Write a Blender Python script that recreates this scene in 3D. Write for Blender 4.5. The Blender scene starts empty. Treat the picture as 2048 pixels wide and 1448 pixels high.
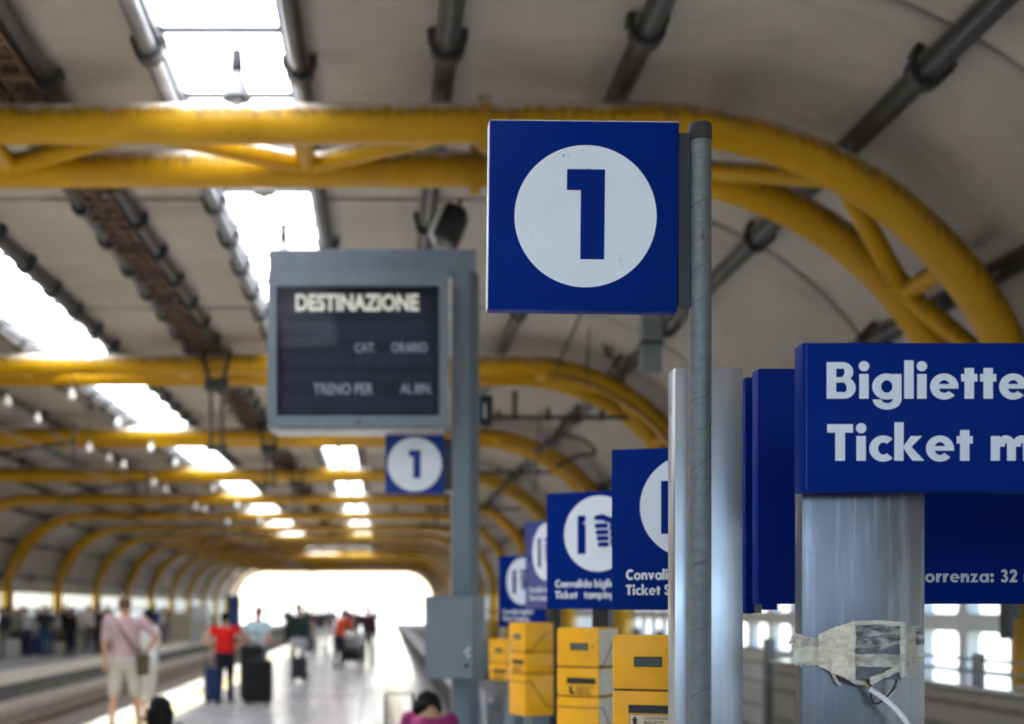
import bpy, bmesh, math, random
from mathutils import Vector, Matrix
random.seed(7)
R = math.radians
PI = math.pi
SC = bpy.context.scene
COL = SC.collection

# ------------------------------------------------------------------ camera
EYE = 1.68
FPX, VX, VY = 2600.0, 768.0, 1215.0
cd = bpy.data.cameras.new('camera')
cam = bpy.data.objects.new('camera', cd)
COL.objects.link(cam)
cam.location = (0, 0, EYE)
cam.rotation_euler = (R(90), 0, 0)
cd.sensor_width = 36.0
cd.lens = 36.0 * FPX / 2048.0
cd.shift_x = (1024 - VX) / 2048.0
cd.shift_y = (VY - 724) / 2048.0
cd.clip_start = 0.05
cd.clip_end = 6000
cd.dof.use_dof = True
cd.dof.focus_distance = 3.42
cd.dof.aperture_fstop = 2.0
cd.dof.aperture_blades = 0
SC.camera = cam

# ------------------------------------------------------------------ world, sun, exposure
SUN = Vector((-1.25, 2.5, 5.8)).normalized()
w = bpy.data.worlds.new('World')
SC.world = w
w.use_nodes = True
nt = w.node_tree
bg = nt.nodes['Background']
sky = nt.nodes.new('ShaderNodeTexSky')
sky.sky_type = 'NISHITA'
sky.sun_disc = False
sky.sun_elevation = math.asin(SUN.z)
sky.sun_rotation = math.atan2(SUN.x, SUN.y)
sky.air_density = 1.0
sky.dust_density = 2.0
sky.ozone_density = 1.0
nt.links.new(sky.outputs[0], bg.inputs[0])
bg.inputs[1].default_value = 0.15
sd = bpy.data.lights.new('sun', 'SUN')
sd.energy = 5.0
sd.angle = R(0.5)
sd.color = (1.0, 0.95, 0.87)
so = bpy.data.objects.new('sun', sd)
COL.objects.link(so)
so.location = (30, -20, 60)
so.rotation_euler = SUN.to_track_quat('Z', 'Y').to_euler()
SC.view_settings.view_transform = 'Standard'
SC.view_settings.look = 'None'
SC.view_settings.exposure = 2.9
SC.view_settings.gamma = 1.0
SC.view_settings.use_curve_mapping = False
cy = SC.cycles
cy.use_denoising = True
cy.max_bounces = 10
cy.diffuse_bounces = 6
cy.glossy_bounces = 5
cy.transmission_bounces = 6
cy.transparent_max_bounces = 24
cy.sample_clamp_indirect = 12
cy.caustics_reflective = False
cy.caustics_refractive = False

# ------------------------------------------------------------------ helpers
def px(x, y, Y):
    """world point seen at photo pixel (x, y) at the distance Y along the hall"""
    return Vector(((x - VX) / FPX * Y, Y, EYE + (VY - y) / FPX * Y))

def tag(o, label=None, cat=None, group=None, kind=None):
    if label: o['label'] = label
    if cat: o['category'] = cat
    if group: o['group'] = group
    if kind: o['kind'] = kind
    return o

def empty(name, loc=(0, 0, 0), rz=0.0, label=None, cat=None, group=None, kind=None):
    o = bpy.data.objects.new(name, None)
    COL.objects.link(o)
    o.empty_display_size = 0.1
    o.location = loc
    o.rotation_euler = (0, 0, rz)
    return tag(o, label, cat, group, kind)

class MB:
    def __init__(self):
        self.v = []; self.f = []
    def add(self, vs, fs):
        b = len(self.v)
        self.v.extend([tuple(p) for p in vs])
        self.f.extend([tuple(i + b for i in q) for q in fs])
        return self
    def box(self, x0, y0, z0, x1, y1, z1):
        vs = [(x0, y0, z0), (x1, y0, z0), (x1, y1, z0), (x0, y1, z0), (x0, y0, z1), (x1, y0, z1), (x1, y1, z1), (x0, y1, z1)]
        return self.add(vs, [(0, 3, 2, 1), (4, 5, 6, 7), (0, 1, 5, 4), (1, 2, 6, 5), (2, 3, 7, 6), (3, 0, 4, 7)])
    def bbox(self, x0, y0, z0, x1, y1, z1, b=0.01, seg=2):
        bm = bmesh.new()
        bmesh.ops.create_cube(bm, size=1.0)
        for q in bm.verts:
            q.co = Vector(((x0 + x1) / 2 + q.co.x * (x1 - x0), (y0 + y1) / 2 + q.co.y * (y1 - y0), (z0 + z1) / 2 + q.co.z * (z1 - z0)))
        bmesh.ops.bevel(bm, geom=bm.edges[:], offset=b, segments=seg, affect='EDGES', profile=0.5)
        return self.bm(bm)
    def bm(self, bm):
        bm.verts.index_update()
        self.add([q.co[:] for q in bm.verts], [[q.index for q in f.verts] for f in bm.faces])
        bm.free()
        return self
    def tube(self, pts, r, n=10, cap=True, closed=False):
        pts = [Vector(p) for p in pts]
        m = len(pts)
        rs = r if isinstance(r, (list, tuple)) else [r] * m
        vs = []; fs = []
        up = None
        for i, p in enumerate(pts):
            if closed:
                t = (pts[(i + 1) % m] - pts[i - 1]).normalized()
            else:
                t = (pts[min(i + 1, m - 1)] - pts[max(i - 1, 0)]).normalized()
            if up is None:
                up = Vector((0, 0, 1)) if abs(t.z) < 0.9 else Vector((0, 1, 0))
            a = t.cross(up)
            if a.length < 1e-6:
                a = t.orthogonal()
            a.normalize()
            b = a.cross(t).normalized()
            up = b
            for k in range(n):
                an = 2 * PI * k / n
                vs.append(p + (a * math.cos(an) + b * math.sin(an)) * rs[i])
        rng = m if closed else m - 1
        for i in range(rng):
            j = (i + 1) % m
            for k in range(n):
                k2 = (k + 1) % n
                fs.append((i * n + k, i * n + k2, j * n + k2, j * n + k))
        if cap and not closed:
            fs.append(tuple(range(n - 1, -1, -1)))
            fs.append(tuple((m - 1) * n + k for k in range(n)))
        return self.add(vs, fs)
    def lathe(self, c, prof, n=16):
        """profile [(r, z)] turned about the vertical axis through c"""
        c = Vector(c); vs = []; fs = []
        m = len(prof)
        for r, z in prof:
            for k in range(n):
                an = 2 * PI * k / n
                vs.append((c.x + r * math.cos(an), c.y + r * math.sin(an), c.z + z))
        for i in range(m - 1):
            for k in range(n):
                k2 = (k + 1) % n
                fs.append((i * n + k, i * n + k2, (i + 1) * n + k2, (i + 1) * n + k))
        fs.append(tuple(range(n - 1, -1, -1)))
        fs.append(tuple((m - 1) * n + k for k in range(n)))
        return self.add(vs, fs)
    def prism(self, poly, y0, y1):
        """polygon in x, z swept along y"""
        n = len(poly)
        vs = [(x, y0, z) for x, z in poly] + [(x, y1, z) for x, z in poly]
        fs = [tuple(range(n)), tuple(range(2 * n - 1, n - 1, -1))]
        for k in range(n):
            k2 = (k + 1) % n
            fs.append((k2, k, k + n, k2 + n))
        return self.add(vs, fs)
    def vprism(self, poly, z0, z1):
        n = len(poly)
        vs = [(x, y, z0) for x, y in poly] + [(x, y, z1) for x, y in poly]
        fs = [tuple(range(n - 1, -1, -1)), tuple(range(n, 2 * n))]
        for k in range(n):
            k2 = (k + 1) % n
            fs.append((k, k2, k2 + n, k + n))
        return self.add(vs, fs)
    def sphere(self, c, r, n=10, m=8, s=(1, 1, 1)):
        prof = []
        c = Vector(c); vs = [(c.x, c.y, c.z - r * s[2])]; fs = []
        for i in range(1, m):
            a = -PI / 2 + PI * i / m
            for k in range(n):
                an = 2 * PI * k / n
                vs.append((c.x + r * s[0] * math.cos(a) * math.cos(an), c.y + r * s[1] * math.cos(a) * math.sin(an), c.z + r * s[2] * math.sin(a)))
        vs.append((c.x, c.y, c.z + r * s[2]))
        for k in range(n):
            k2 = (k + 1) % n
            fs.append((0, 1 + k2, 1 + k))
            for i in range(m - 2):
                fs.append((1 + i * n + k, 1 + i * n + k2, 1 + (i + 1) * n + k2, 1 + (i + 1) * n + k))
            fs.append((1 + (m - 2) * n + k, 1 + (m - 2) * n + k2, len(vs) - 1))
        return self.add(vs, fs)
    def mesh(self, name, smooth=None):
        me = bpy.data.meshes.new(name)
        me.from_pydata(self.v, [], self.f)
        bm = bmesh.new(); bm.from_mesh(me)
        bmesh.ops.recalc_face_normals(bm, faces=bm.faces[:])
        bm.to_mesh(me); bm.free()
        if smooth:
            me.shade_smooth()
            if smooth is not True:
                me.set_sharp_from_angle(angle=R(smooth))
        return me
    def build(self, name, mat, parent=None, smooth=None):
        me = self.mesh(name, smooth)
        me.materials.append(mat)
        return link(name, me, parent)

def link(name, me, parent=None, loc=(0, 0, 0), rot=(0, 0, 0)):
    o = bpy.data.objects.new(name, me)
    COL.objects.link(o)
    o.location = loc
    o.rotation_euler = rot
    if parent: o.parent = parent
    return o

def copy_tree(o, parent=None):
    c = o.copy()
    COL.objects.link(c)
    c.parent = parent
    for ch in list(o.children):
        copy_tree(ch, c)
    return c

# ------------------------------------------------------------------ materials
def nodes(name):
    m = bpy.data.materials.new(name)
    m.use_nodes = True
    t = m.node_tree
    return m, t, t.nodes['Principled BSDF']

def N(t, typ, **kw):
    n = t.nodes.new(typ)
    for k, v in kw.items():
        if k.startswith('i_'):
            n.inputs[k[2:].replace('_', ' ')].default_value = v
        else:
            setattr(n, k, v)
    return n

def mul(c, k):
    return (min(1, c[0] * k), min(1, c[1] * k), min(1, c[2] * k), 1)

def coords(t, scale=(1, 1, 1)):
    tc = N(t, 'ShaderNodeTexCoord')
    mp = N(t, 'ShaderNodeMapping')
    mp.inputs['Scale'].default_value = scale
    t.links.new(tc.outputs['Object'], mp.inputs['Vector'])
    return mp

def mixcol(t, fac, a, b):
    m = N(t, 'ShaderNodeMix', data_type='RGBA')
    for sock, val in ((m.inputs['Factor'], fac), (m.inputs['A'], a), (m.inputs['B'], b)):
        if isinstance(val, (float, int)):
            sock.default_value = val
        elif isinstance(val, (tuple, list)):
            sock.default_value = tuple(val) if len(val) == 4 else tuple(val) + (1,)
        else:
            t.links.new(val, sock)
    return m.outputs['Result']

def ramp(t, src, p0, p1, lo=0.0, hi=1.0):
    r = N(t, 'ShaderNodeMapRange', interpolation_type='SMOOTHSTEP')
    r.inputs['From Min'].default_value = p0
    r.inputs['From Max'].default_value = p1
    r.inputs['To Min'].default_value = lo
    r.inputs['To Max'].default_value = hi
    t.links.new(src, r.inputs['Value'])
    return r.outputs['Result']

def noise(t, mp, scale, detail=4, rough=0.6):
    n = N(t, 'ShaderNodeTexNoise')
    n.inputs['Scale'].default_value = scale
    n.inputs['Detail'].default_value = detail
    n.inputs['Roughness'].default_value = rough
    t.links.new(mp.outputs[0], n.inputs['Vector'])
    return n.outputs['Fac']

def math_(t, op, a, b=None):
    m = N(t, 'ShaderNodeMath', operation=op)
    for i, v in enumerate((a, b)):
        if v is None: continue
        if isinstance(v, (float, int)): m.inputs[i].default_value = v
        else: t.links.new(v, m.inputs[i])
    return m.outputs[0]

def bump(t, p, src, strength=0.2, dist=0.01):
    b = N(t, 'ShaderNodeBump')
    b.inputs['Strength'].default_value = strength
    b.inputs['Distance'].default_value = dist
    t.links.new(src, b.inputs['Height'])
    t.links.new(b.outputs[0], p.inputs['Normal'])

def M(name, base, rough=0.5, metal=0.0, var=0.12, scale=6.0, stretch=(1, 1, 1), spec=0.5, bmp=0.0, bscale=60.0, coat=0.0, dirt=None, dirt_amt=0.0, dirt_scale=3.0):
    m, t, p = nodes(name)
    mp = coords(t, stretch)
    n1 = noise(t, mp, scale, 5)
    c = mixcol(t, ramp(t, n1, 0.3, 0.7), mul(base, 1 - var), mul(base, 1 + var))
    if dirt:
        n2 = noise(t, mp, dirt_scale, 8, 0.7)
        c = mixcol(t, ramp(t, n2, 0.5, 0.78, 0, dirt_amt), c, dirt)
    t.links.new(c, p.inputs['Base Color'])
    t.links.new(ramp(t, noise(t, mp, scale * 2.3, 4), 0.25, 0.75, rough * 0.85, min(1, rough * 1.15)), p.inputs['Roughness'])
    p.inputs['Metallic'].default_value = metal
    p.inputs['Specular IOR Level'].default_value = spec
    p.inputs['Coat Weight'].default_value = coat
    p.inputs['Coat Roughness'].default_value = 0.15
    if bmp:
        bump(t, p, noise(t, mp, bscale, 3), bmp, 0.004)
    return m

BLUE = M('blue_enamel', (0.0003, 0.0155, 0.155), 0.45, var=0.07, scale=3, spec=0.05, dirt=(0.004, 0.02, 0.12), dirt_amt=0.3, dirt_scale=14, bmp=0.02, bscale=9)
BLUE_MUTED = M('muted_blue_enamel', (0.02, 0.034, 0.19), 0.3, var=0.08, scale=3, spec=0.5)  # slightly purplish, paler blue with more gloss
BLUE_DK = M('dark_blue_board', (0.0004, 0.013, 0.15), 0.45, var=0.06, scale=3, spec=0.06)
BLUE_MID = M('paler_blue_enamel', (0.012, 0.036, 0.21), 0.45, var=0.06, scale=3, spec=0.15)  # paler blue for the small numeral sign
WHITE = M('white_vinyl', (0.64, 0.68, 0.735), 0.42, var=0.03, scale=8, spec=0.35, dirt=(0.4, 0.42, 0.44), dirt_amt=0.12, dirt_scale=6)
LIP = M('bare_panel_edge', (0.7, 0.72, 0.75), 0.4, var=0.05)
SHADED_LET = M('shaded_vinyl', (0.45, 0.47, 0.5), 0.5, var=0.03)  # letters greyed for the shade of the sign in front
BLACKP = M('black_plastic', (0.012, 0.012, 0.014), 0.5, var=0.2)
RUBBER = M('black_rubber', (0.02, 0.02, 0.02), 0.7, var=0.2)
DARKIRON = M('dark_painted_iron', (0.028, 0.028, 0.028), 0.5, var=0.3, scale=4, dirt=(0.09, 0.06, 0.04), dirt_amt=0.4)
PURLIN = M('grey_purlin_paint', (0.022, 0.024, 0.025), 0.36, var=0.25, scale=2, stretch=(4, 0.6, 4), dirt=(0.05, 0.045, 0.04), dirt_amt=0.6)
GALV_LT = M('light_zinc', (0.2, 0.2, 0.205), 0.4, metal=0.3, var=0.2, scale=3)
RUSTY = M('rusty_tray', (0.13, 0.075, 0.045), 0.75, var=0.35, scale=5, dirt=(0.05, 0.04, 0.035), dirt_amt=0.8, dirt_scale=4)
DUCT = M('bluish_duct_paint', (0.16, 0.2, 0.21), 0.5, var=0.1)
STANDGREY = M('slate_grey_paint', (0.115, 0.15, 0.18), 0.42, var=0.08, scale=3, stretch=(3, 3, 0.7), dirt=(0.1, 0.11, 0.12), dirt_amt=0.25, dirt_scale=5)
STANDGREY2 = M('cabinet_grey_paint', (0.125, 0.148, 0.172), 0.45, var=0.06, scale=4, dirt=(0.11, 0.12, 0.13), dirt_amt=0.2)
YELLOWV = M('validator_yellow', (0.78, 0.365, 0.003), 0.38, var=0.06, scale=5, spec=0.4, dirt=(0.3, 0.16, 0.02), dirt_amt=0.35, dirt_scale=9)
BEIGEV = M('validator_beige', (0.64, 0.56, 0.42), 0.45, var=0.1, scale=6, dirt=(0.22, 0.15, 0.06), dirt_amt=0.6, dirt_scale=7)
GROOVE = M('validator_groove', (0.10, 0.055, 0.01), 0.6, var=0.2)
LCD = M('lcd_glass', (0.07, 0.09, 0.075), 0.15, var=0.2, scale=30)
LABEL = M('cream_label', (0.62, 0.52, 0.33), 0.5, var=0.04)
INK = M('black_ink', (0.012, 0.01, 0.01), 0.5, var=0.1)
TAPE_MATS = None
CONCRETE = M('platform_concrete', (0.36, 0.34, 0.31), 0.75, var=0.18, scale=2.0, bmp=0.25, bscale=30, dirt=(0.16, 0.14, 0.12), dirt_amt=0.6, dirt_scale=1.2)
COPING = M('cream_coping', (0.72, 0.66, 0.54), 0.6, var=0.1, scale=2, dirt=(0.34, 0.29, 0.22), dirt_amt=0.4, dirt_scale=2)
STRIPE = M('pale_yellow_stripe', (0.68, 0.58, 0.3), 0.6, var=0.12, scale=2)
RAIL = M('rail_steel', (0.2, 0.13, 0.1), 0.5, metal=0.6, var=0.3)
BALLAST = M('ballast', (0.17, 0.13, 0.105), 0.9, var=0.5, scale=9, bmp=1.0, bscale=14)
SLEEPER = M('sleeper_concrete', (0.26, 0.22, 0.19), 0.85, var=0.25)
OUTGROUND = M('outside_ground', (0.17, 0.165, 0.155), 0.9, var=0.2, scale=0.3)
WALLWHITE = M('wall_white_panel', (0.62, 0.63, 0.6), 0.45, var=0.07, scale=1.5, dirt=(0.34, 0.33, 0.3), dirt_amt=0.4, dirt_scale=2)
DADO = M('dado_taupe', (0.23, 0.205, 0.175), 0.45, var=0.12, scale=1.5, stretch=(1, 0.5, 4))
LEDGE = M('polished_ledge', (0.35, 0.35, 0.36), 0.16, var=0.1)
RAILGREY = M('railing_grey', (0.2, 0.2, 0.18), 0.45, metal=0.2, var=0.2)
LAMPWHITE = None

# floor: polished terrazzo
def floor_mat():
    m, t, p = nodes('terrazzo_floor')
    mp = coords(t)
    n1 = noise(t, mp, 0.7, 6, 0.65)
    n2 = noise(t, mp, 45, 3, 0.7)
    c = mixcol(t, ramp(t, n1, 0.3, 0.7), (0.46, 0.455, 0.46), (0.56, 0.55, 0.55))
    c = mixcol(t, ramp(t, n2, 0.45, 0.7, 0, 0.3), c, (0.34, 0.33, 0.32))
    br = N(t, 'ShaderNodeTexBrick', offset=0.0)
    br.inputs['Scale'].default_value = 1.0
    br.inputs['Brick Width'].default_value = 0.6
    br.inputs['Row Height'].default_value = 0.6
    br.inputs['Mortar Size'].default_value = 0.004
    t.links.new(mp.outputs[0], br.inputs['Vector'])
    c = mixcol(t, math_(t, 'MULTIPLY', br.outputs['Fac'], 0.3), c, (0.25, 0.24, 0.23))
    t.links.new(c, p.inputs['Base Color'])
    t.links.new(ramp(t, noise(t, mp, 2.2, 5), 0.3, 0.7, 0.13, 0.23), p.inputs['Roughness'])
    p.inputs['Specular IOR Level'].default_value = 0.6
    bump(t, p, br.outputs['Fac'], 0.15, -0.002)
    return m
FLOOR = floor_mat()
SUN_BAND = M('pale_sun_band', (0.74, 0.75, 0.78), 0.1, var=0.06, scale=1.2, spec=0.6)  # sun strips on the floor put into the colour
SHADE_BAND = M('beige_shade_band', (0.5, 0.47, 0.43), 0.12, var=0.08, scale=1.2, spec=0.6)  # beige tone for the conduit's shade between the sun strips

# roof sheet: fine ribs across the purlins
def roof_mat():
    m, t, p = nodes('ribbed_roof_sheet')
    mp = coords(t)
    n1 = noise(t, mp, 0.9, 6, 0.65)
    sp = N(t, 'ShaderNodeSeparateXYZ')
    t.links.new(mp.outputs[0], sp.inputs[0])
    rib = math_(t, 'SINE', math_(t, 'MULTIPLY', sp.outputs[1], 2 * PI / 0.05))
    c = mixcol(t, ramp(t, n1, 0.28, 0.75), (0.54, 0.48, 0.415), (0.68, 0.61, 0.53))
    c = mixcol(t, ramp(t, rib, 0.0, 1.0, 0, 0.5), c, (0.17, 0.15, 0.135))
    n2 = noise(t, coords(t, (0.5, 6, 0.5)), 1.3, 6, 0.7)
    c = mixcol(t, ramp(t, n2, 0.52, 0.75, 0, 0.5), c, (0.22, 0.18, 0.145))
    ob = N(t, 'ShaderNodeObjectInfo')
    sh = N(t, 'ShaderNodeVectorMath', operation='ADD')
    t.links.new(mp.outputs[0], sh.inputs[0]); t.links.new(ob.outputs['Location'], sh.inputs[1])
    big = N(t, 'ShaderNodeTexNoise'); big.inputs['Scale'].default_value = 0.8; big.inputs['Detail'].default_value = 7; big.inputs['Roughness'].default_value = 0.7
    t.links.new(sh.outputs[0], big.inputs['Vector'])
    c = mixcol(t, ramp(t, big.outputs['Fac'], 0.52, 0.72, 0, 0.55), c, (0.27, 0.225, 0.185))
    lap = math_(t, 'MULTIPLY', ramp(t, sp.outputs[1], 0.11, 0.0), ramp(t, big.outputs['Fac'], 0.35, 0.6, 0.35, 0.85))
    c = mixcol(t, lap, c, (0.23, 0.2, 0.175))
    tone = ramp(t, ob.outputs['Random'], 0.0, 1.0, 0.0, 0.22)
    c = mixcol(t, tone, c, (0.36, 0.33, 0.29))
    t.links.new(c, p.inputs['Base Color'])
    p.inputs['Roughness'].default_value = 0.55
    p.inputs['Specular IOR Level'].default_value = 0.35
    bump(t, p, rib, 0.7, 0.006)
    return m
ROOFM = roof_mat()

# yellow arch paint: soot and drips on the upper side of the tube, sunlit rims painted pale
def yellow_mat():
    m, t, p = nodes('weathered_yellow_paint')
    mp = coords(t)
    geo = N(t, 'ShaderNodeNewGeometry')
    sp = N(t, 'ShaderNodeSeparateXYZ')
    t.links.new(geo.outputs['Normal'], sp.inputs[0])
    n1 = noise(t, mp, 1.7, 6, 0.6)
    c = mixcol(t, ramp(t, n1, 0.3, 0.7), (0.47, 0.245, 0.001), (0.57, 0.305, 0.002))
    drip = noise(t, coords(t, (20, 20, 2.5)), 1.0, 3, 0.6)
    fine = noise(t, coords(t, (30, 30, 5)), 1.0, 4, 0.7)
    up = ramp(t, sp.outputs[2], -0.4, 0.35)
    dm = math_(t, 'MULTIPLY', ramp(t, math_(t, 'ADD', drip, math_(t, 'MULTIPLY', up, 0.36)), 0.62, 0.92), math_(t, 'MULTIPLY', noise(t, coords(t, (2.2, 2.2, 1)), 1.0, 4, 0.6), 1.1))
    c = mixcol(t, dm, c, (0.13, 0.075, 0.025))
    fl = math_(t, 'MULTIPLY', ramp(t, fine, 0.6, 0.7), ramp(t, sp.outputs[2], -0.4, 0.2))
    c = mixcol(t, math_(t, 'MULTIPLY', fl, 0.4), c, (0.5, 0.42, 0.3))
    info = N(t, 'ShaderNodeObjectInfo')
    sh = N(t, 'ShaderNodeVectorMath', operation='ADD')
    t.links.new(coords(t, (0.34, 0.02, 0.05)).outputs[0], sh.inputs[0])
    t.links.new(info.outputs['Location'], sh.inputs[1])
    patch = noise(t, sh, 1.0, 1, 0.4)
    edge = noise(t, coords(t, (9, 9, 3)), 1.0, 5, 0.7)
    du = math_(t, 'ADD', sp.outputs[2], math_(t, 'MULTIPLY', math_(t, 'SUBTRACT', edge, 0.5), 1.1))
    sunlit_rim = math_(t, 'MULTIPLY', ramp(t, du, 0.25, 0.85), ramp(t, patch, 0.36, 0.5, 0.0, 0.92))
    c = mixcol(t, sunlit_rim, c, (0.78, 0.72, 0.66))  # sun on the upper rims put into the colour as a whitish tone
    t.links.new(c, p.inputs['Base Color'])
    t.links.new(ramp(t, n1, 0.3, 0.7, 0.3, 0.5), p.inputs['Roughness'])
    p.inputs['Specular IOR Level'].default_value = 0.25
    return m
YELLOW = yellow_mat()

def galv_mat():
    m, t, p = nodes('galvanised_tube')
    mp = coords(t)
    sp = N(t, 'ShaderNodeSeparateXYZ')
    t.links.new(mp.outputs[0], sp.inputs[0])
    v = N(t, 'ShaderNodeTexVoronoi', feature='F1')
    v.inputs['Scale'].default_value = 70
    t.links.new(mp.outputs[0], v.inputs['Vector'])
    n1 = noise(t, coords(t, (14, 14, 60)), 1.0, 6, 0.7)
    c = mixcol(t, ramp(t, n1, 0.25, 0.75), (0.098, 0.110, 0.112), (0.148, 0.164, 0.166))
    c = mixcol(t, ramp(t, v.outputs['Distance'], 0.1, 0.9, 0, 0.12), c, (0.26, 0.29, 0.3))
    # scratches that wind round the tube
    ang = N(t, 'ShaderNodeMath', operation='ARCTAN2')
    t.links.new(sp.outputs[1], ang.inputs[0]); t.links.new(sp.outputs[0], ang.inputs[1])
    wob = math_(t, 'MULTIPLY', noise(t, mp, 9, 3), 0.06)
    h = math_(t, 'ADD', math_(t, 'ADD', sp.outputs[2], wob), math_(t, 'MULTIPLY', ang.outputs[0], -0.0125))
    fr = math_(t, 'FRACT', math_(t, 'MULTIPLY', h, 1 / 0.0785))
    line = math_(t, 'LESS_THAN', math_(t, 'ABSOLUTE', math_(t, 'SUBTRACT', fr, 0.5)), 0.011)
    msk = ramp(t, noise(t, coords(t, (6, 6, 9)), 1.0, 2), 0.42, 0.52)
    c = mixcol(t, math_(t, 'MULTIPLY', line, math_(t, 'MULTIPLY', msk, 0.85)), c, (0.03, 0.035, 0.04))
    n3 = noise(t, coords(t, (20, 20, 160)), 1.0, 4, 0.7)
    c = mixcol(t, ramp(t, n3, 0.6, 0.72, 0, 0.6), c, (0.06, 0.065, 0.065))
    t.links.new(c, p.inputs['Base Color'])
    p.inputs['Metallic'].default_value = 0.35
    t.links.new(ramp(t, n1, 0.3, 0.7, 0.36, 0.55), p.inputs['Roughness'])
    return m
GALV = galv_mat()

def steel_mat(name, base, streak=0.5, rough=0.3, wear=0.5, ztop=2.0):
    m, t, p = nodes(name)
    brush = noise(t, coords(t, (420, 420, 8)), 1.0, 3, 0.6)
    run = noise(t, coords(t, (46, 46, 2.6)), 1.0, 5, 0.6)
    soft = noise(t, coords(t, (4, 4, 3)), 1.0, 2, 0.5)
    blot = noise(t, coords(t, (9, 9, 7)), 1.0, 8, 0.75)
    speck = noise(t, coords(t, (190, 190, 190)), 1.0, 2, 0.5)
    geo = N(t, 'ShaderNodeNewGeometry')
    sp = N(t, 'ShaderNodeSeparateXYZ')
    t.links.new(geo.outputs['Position'], sp.inputs[0])
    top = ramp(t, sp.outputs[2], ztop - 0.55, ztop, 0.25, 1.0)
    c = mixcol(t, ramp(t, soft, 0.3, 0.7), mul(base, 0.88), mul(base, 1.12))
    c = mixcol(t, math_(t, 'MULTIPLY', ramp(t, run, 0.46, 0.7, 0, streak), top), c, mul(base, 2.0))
    c = mixcol(t, ramp(t, brush, 0.3, 0.7, 0, 0.07), c, mul(base, 0.72))
    c = mixcol(t, ramp(t, blot, 0.55, 0.8, 0, wear), c, (base[0] * 0.6, base[1] * 0.56, base[2] * 0.54))
    c = mixcol(t, math_(t, 'MULTIPLY', ramp(t, speck, 0.66, 0.72), ramp(t, blot, 0.52, 0.66, 0, wear)), c, (0.05, 0.045, 0.045))
    t.links.new(c, p.inputs['Base Color'])
    p.inputs['Metallic'].default_value = 0.85
    rr = ramp(t, soft, 0.3, 0.7, rough * 1.1, rough * 0.9)
    t.links.new(rr, p.inputs['Roughness'])
    return m
def bright_steel():
    m, t, p = nodes('brushed_steel_bright')
    soft = noise(t, coords(t, (5, 5, 4)), 1.0, 2, 0.5)
    run = noise(t, coords(t, (70, 70, 2.0)), 1.0, 3, 0.5)
    c = mixcol(t, ramp(t, soft, 0.3, 0.7), (0.50, 0.49, 0.50), (0.60, 0.59, 0.605))
    c = mixcol(t, ramp(t, run, 0.4, 0.7, 0, 0.35), c, (0.40, 0.39, 0.40))
    t.links.new(c, p.inputs['Base Color'])
    p.inputs['Metallic'].default_value = 0.9
    t.links.new(ramp(t, soft, 0.3, 0.7, 0.34, 0.27), p.inputs['Roughness'])
    return m
STEEL_A = bright_steel()
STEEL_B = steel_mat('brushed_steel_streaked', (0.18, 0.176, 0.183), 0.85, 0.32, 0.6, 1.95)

def tape_mat(name, lo, hi, k0, k1, sheer):
    """thin crumpled paper tape: where it is sheer the darker thing behind shows through"""
    m, t, p = nodes(name)
    n1 = noise(t, coords(t, (26, 26, 48)), 1.0, 4, 0.6)
    n2 = noise(t, coords(t, (60, 60, 110)), 1.0, 5, 0.65)
    k = math_(t, 'ADD', math_(t, 'MULTIPLY', n1, 0.6), math_(t, 'MULTIPLY', n2, 0.4))
    t.links.new(mixcol(t, ramp(t, k, k0, k1), lo, hi), p.inputs['Base Color'])
    p.inputs['Roughness'].default_value = 0.6
    p.inputs['Specular IOR Level'].default_value = 0.3
    bump(t, p, k, 0.6, 0.003)
    if sheer:
        tr = N(t, 'ShaderNodeBsdfTransparent')
        tr.inputs[0].default_value = (0.86, 0.83, 0.78, 1)
        mx = N(t, 'ShaderNodeMixShader')
        t.links.new(ramp(t, n1, 0.3, 0.7, sheer, sheer * 0.5), mx.inputs[0])
        t.links.new(p.outputs[0], mx.inputs[1]); t.links.new(tr.outputs[0], mx.inputs[2])
        t.links.new(mx.outputs[0], t.nodes['Material Output'].inputs[0])
    return m
TAPE = tape_mat('masking_tape', (0.52, 0.46, 0.36), (0.74, 0.68, 0.56), 0.34, 0.62, 0.15)
TAPE_SHEER = tape_mat('sheer_masking_tape', (0.48, 0.43, 0.34), (0.74, 0.69, 0.57), 0.34, 0.6, 0.42)
TAPE_WORN = tape_mat('worn_thin_tape', (0.16, 0.15, 0.155), (0.58, 0.55, 0.5), 0.42, 0.62, 0.45)

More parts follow.
